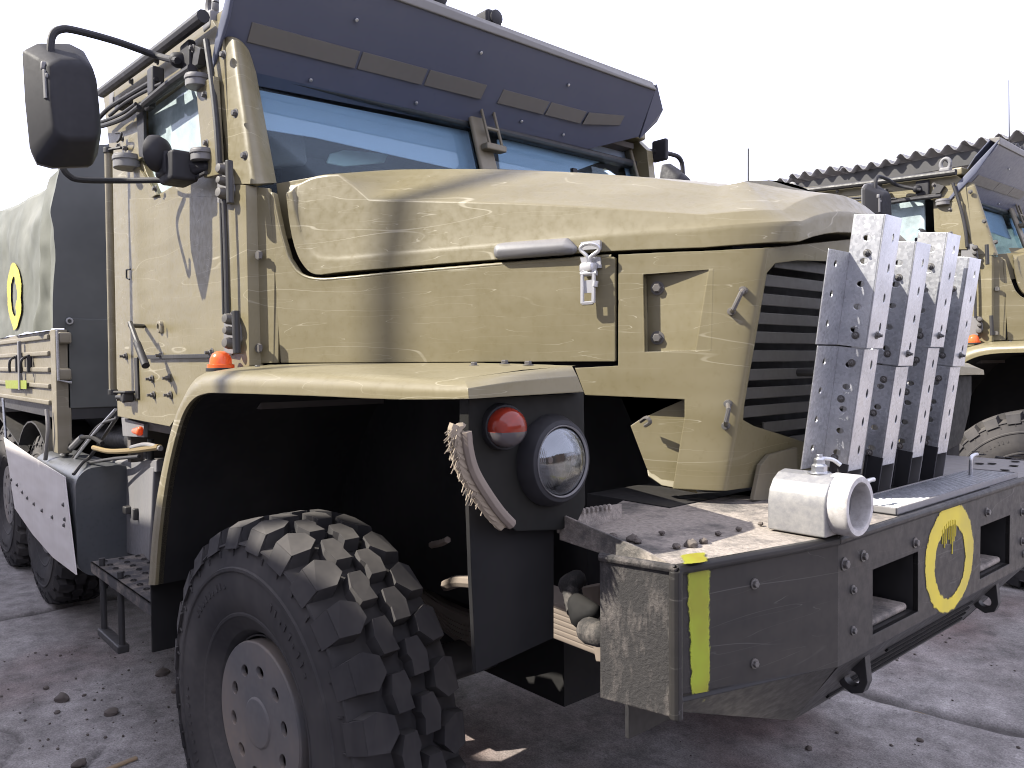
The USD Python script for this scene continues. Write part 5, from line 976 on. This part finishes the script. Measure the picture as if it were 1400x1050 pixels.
# --- mirrors
XM = -3.35
mo = [(34, 66), (52, 57), (96, 58), (112, 66), (120, 92), (127, 160), (131, 215), (124, 229), (72, 231), (52, 226), (45, 210), (38, 140)]
mf_ = L(mo, x=XM); cc = mf_.mean(0)
mir = hull([(p + (cc - p) * .12, .022) for p in mf_] + [(p + (cc - p) * .45 + [.085, .02, 0], .03) for p in mf_])
def mirror_set(fx):
    g = lambda m: fx(tm(m) if not isinstance(m, list) else cat([tm(q) for q in m]))
    a = part(T, 'door_mirror', g(mir), 'black_plastic', smooth=50)
    part(a, 'mirror_glass', g(slab(np.array([p + (cc - p) * .06 - [.02, 0, 0] for p in mf_]), .004)), 'mirror_face')
    part(a, 'mirror_rim', g(tube([p + (cc - p) * .05 - [.018, 0, 0] for p in mf_] + [mf_[0] + (cc - mf_[0]) * .05 - [.018, 0, 0]], .008, 6, 1)), 'grey_metal')
    xa_ = P(240, 80, y=YC)[0]
    part(a, 'mirror_arm', g(tube([P(243, 83, y=YC - .06), *L([(214, 76), (160, 57), (105, 42), (84, 40), (72, 48), (69, 70), (71, 100)], x=xa_ + .03)], .0135, 10)), 'black_plastic')
    part(a, 'arm_joint', g([hull([(P(242, 82, y=YC - .05), .03), (P(250, 83, y=YC - .03), .03)]), box(P(257, 80, y=YC - .02), (.10, .03, .12), None, .01)]), 'black_plastic')
    part(a, 'mirror_arm', g(tube([P(224, 246, y=YC - .07), *L([(170, 247), (112, 246), (94, 240), (84, 226), (82, 210)], x=P(225, 243, y=YC)[0] + .05)], .012, 10)), 'black_plastic')
    part(a, 'arm_clamp', g([tube(L([(62, 96), (64, 135)], x=XM + .09), .010, 6, 1), tube(L([(72, 96), (74, 138)], x=XM + .09), .010, 6, 1), box(P(66, 92, x=XM + .08), (.03, .05, .03), None, .006), box(P(72, 106, x=XM + .09), (.03, .05, .02), None, .005)]), 'grey_metal')
    kx_ = P(211, 210, y=YC - .16); ma = unit([-.80, -.60, .05])
    part(a, 'round_mirror', g(lathe(kx_, -ma, [(0, -.004), (.062, -.004), (.067, .0), (.066, .018), (.055, .04), (.03, .052), (0, .055)], 28)), 'black_plastic', smooth=40)
    part(a, 'round_mirror_glass', g(lathe(kx_, ma, [(.058, .004), (.056, .0065), (0, .0065)], 28)), 'mirror_face')
    part(a, 'mirror_bracket', g([box(P(244, 231, y=YC - .09), (.15, .10, .11), None, .014), box(P(228, 226, y=YC - .12), (.10, .06, .09), None, .012), tube(L([(222, 246), (235, 250), (262, 245), (282, 236)], y=YC - .05), .008, 6), hull([(P(268, 230, y=YC - .05), .03), (P(282, 228, y=YC - .03), .02)])]), 'black_plastic')
mirror_set(lambda m: m)
def far(m): q = mx(m); q.vertices[:, 0] += .33; return q
mirror_set(far)
# cables and struts behind the mirror
for pts, r in (([(214, 108), (180, 128), (150, 147), (132, 165)], .010), ([(222, 114), (196, 126), (172, 140), (150, 158)], .008), ([(190, 146), (168, 162), (140, 172), (122, 174)], .011), ([(186, 142), (165, 156), (140, 166), (126, 167)], .008), ([(262, 93), (240, 108), (222, 122), (198, 142)], .016), ([(158, 182), (166, 182), (164, 190), (160, 194)], .005)):
    part(T, 'cable', tube(L(pts, y=YC - .06), r, 8), 'black_plastic')
for p_, s_ in ((P(213, 112, y=YC - .05), (.07, .05, .11)), (P(172, 140, y=YC - .04), (.13, .03, .05)), (P(205, 142, y=YC - .03), (.07, .03, .05))): part(T, 'cable_bracket', box(p_, s_, None, .008), 'dark_metal')
# inside mirror seen through the side window, hanging things behind the screen
part(cab, 'inside_mirror', [hull([(np.array([-3.02, 1.42, 2.62]) + [0, s, z], .02) for s, z in ((-.06, -.09), (.10, -.05), (.09, .06), (-.07, .05))]), cyl((-3.02, 1.42, 2.66), (-3.0, 1.3, 2.9), .01)], 'interior')

single('dash_item', hull([(P(x, y, x=-3.0), .006) for x, y in ((452, 212), (470, 207), (528, 212), (524, 221), (470, 226), (448, 222))] + [(P(490, 216, x=-3.0) + [-.08, 0, .01], .006)]), 'pale_green', 'plain pale green papers lying on the dashboard behind the windscreen', 'dash_item')  # pale green shape added on the dashboard
# ------------------------------------------------------------------ the second truck of the same kind, further along the row
base = Gf.Vec3d(*BASE[T]); T2p = numbered('/World/armored_truck')
t2 = UsdGeom.Xform.Define(stage, T2p); t2.GetPrim().GetReferences().AddInternalReference(T); t2.AddTranslateOp().Set(Gf.Vec3d(base[0] + .64, base[1] + 5.29, base[2] + .126)) if not t2.GetOrderedXformOps() else t2.GetOrderedXformOps()[0].Set(Gf.Vec3d(base[0] + .64, base[1] + 5.29, base[2] + .126))
t2.GetPrim().SetInstanceable(True); tag(t2.GetPrim(), 'second olive truck behind at the right edge, partly hidden by steel posts', 'truck')
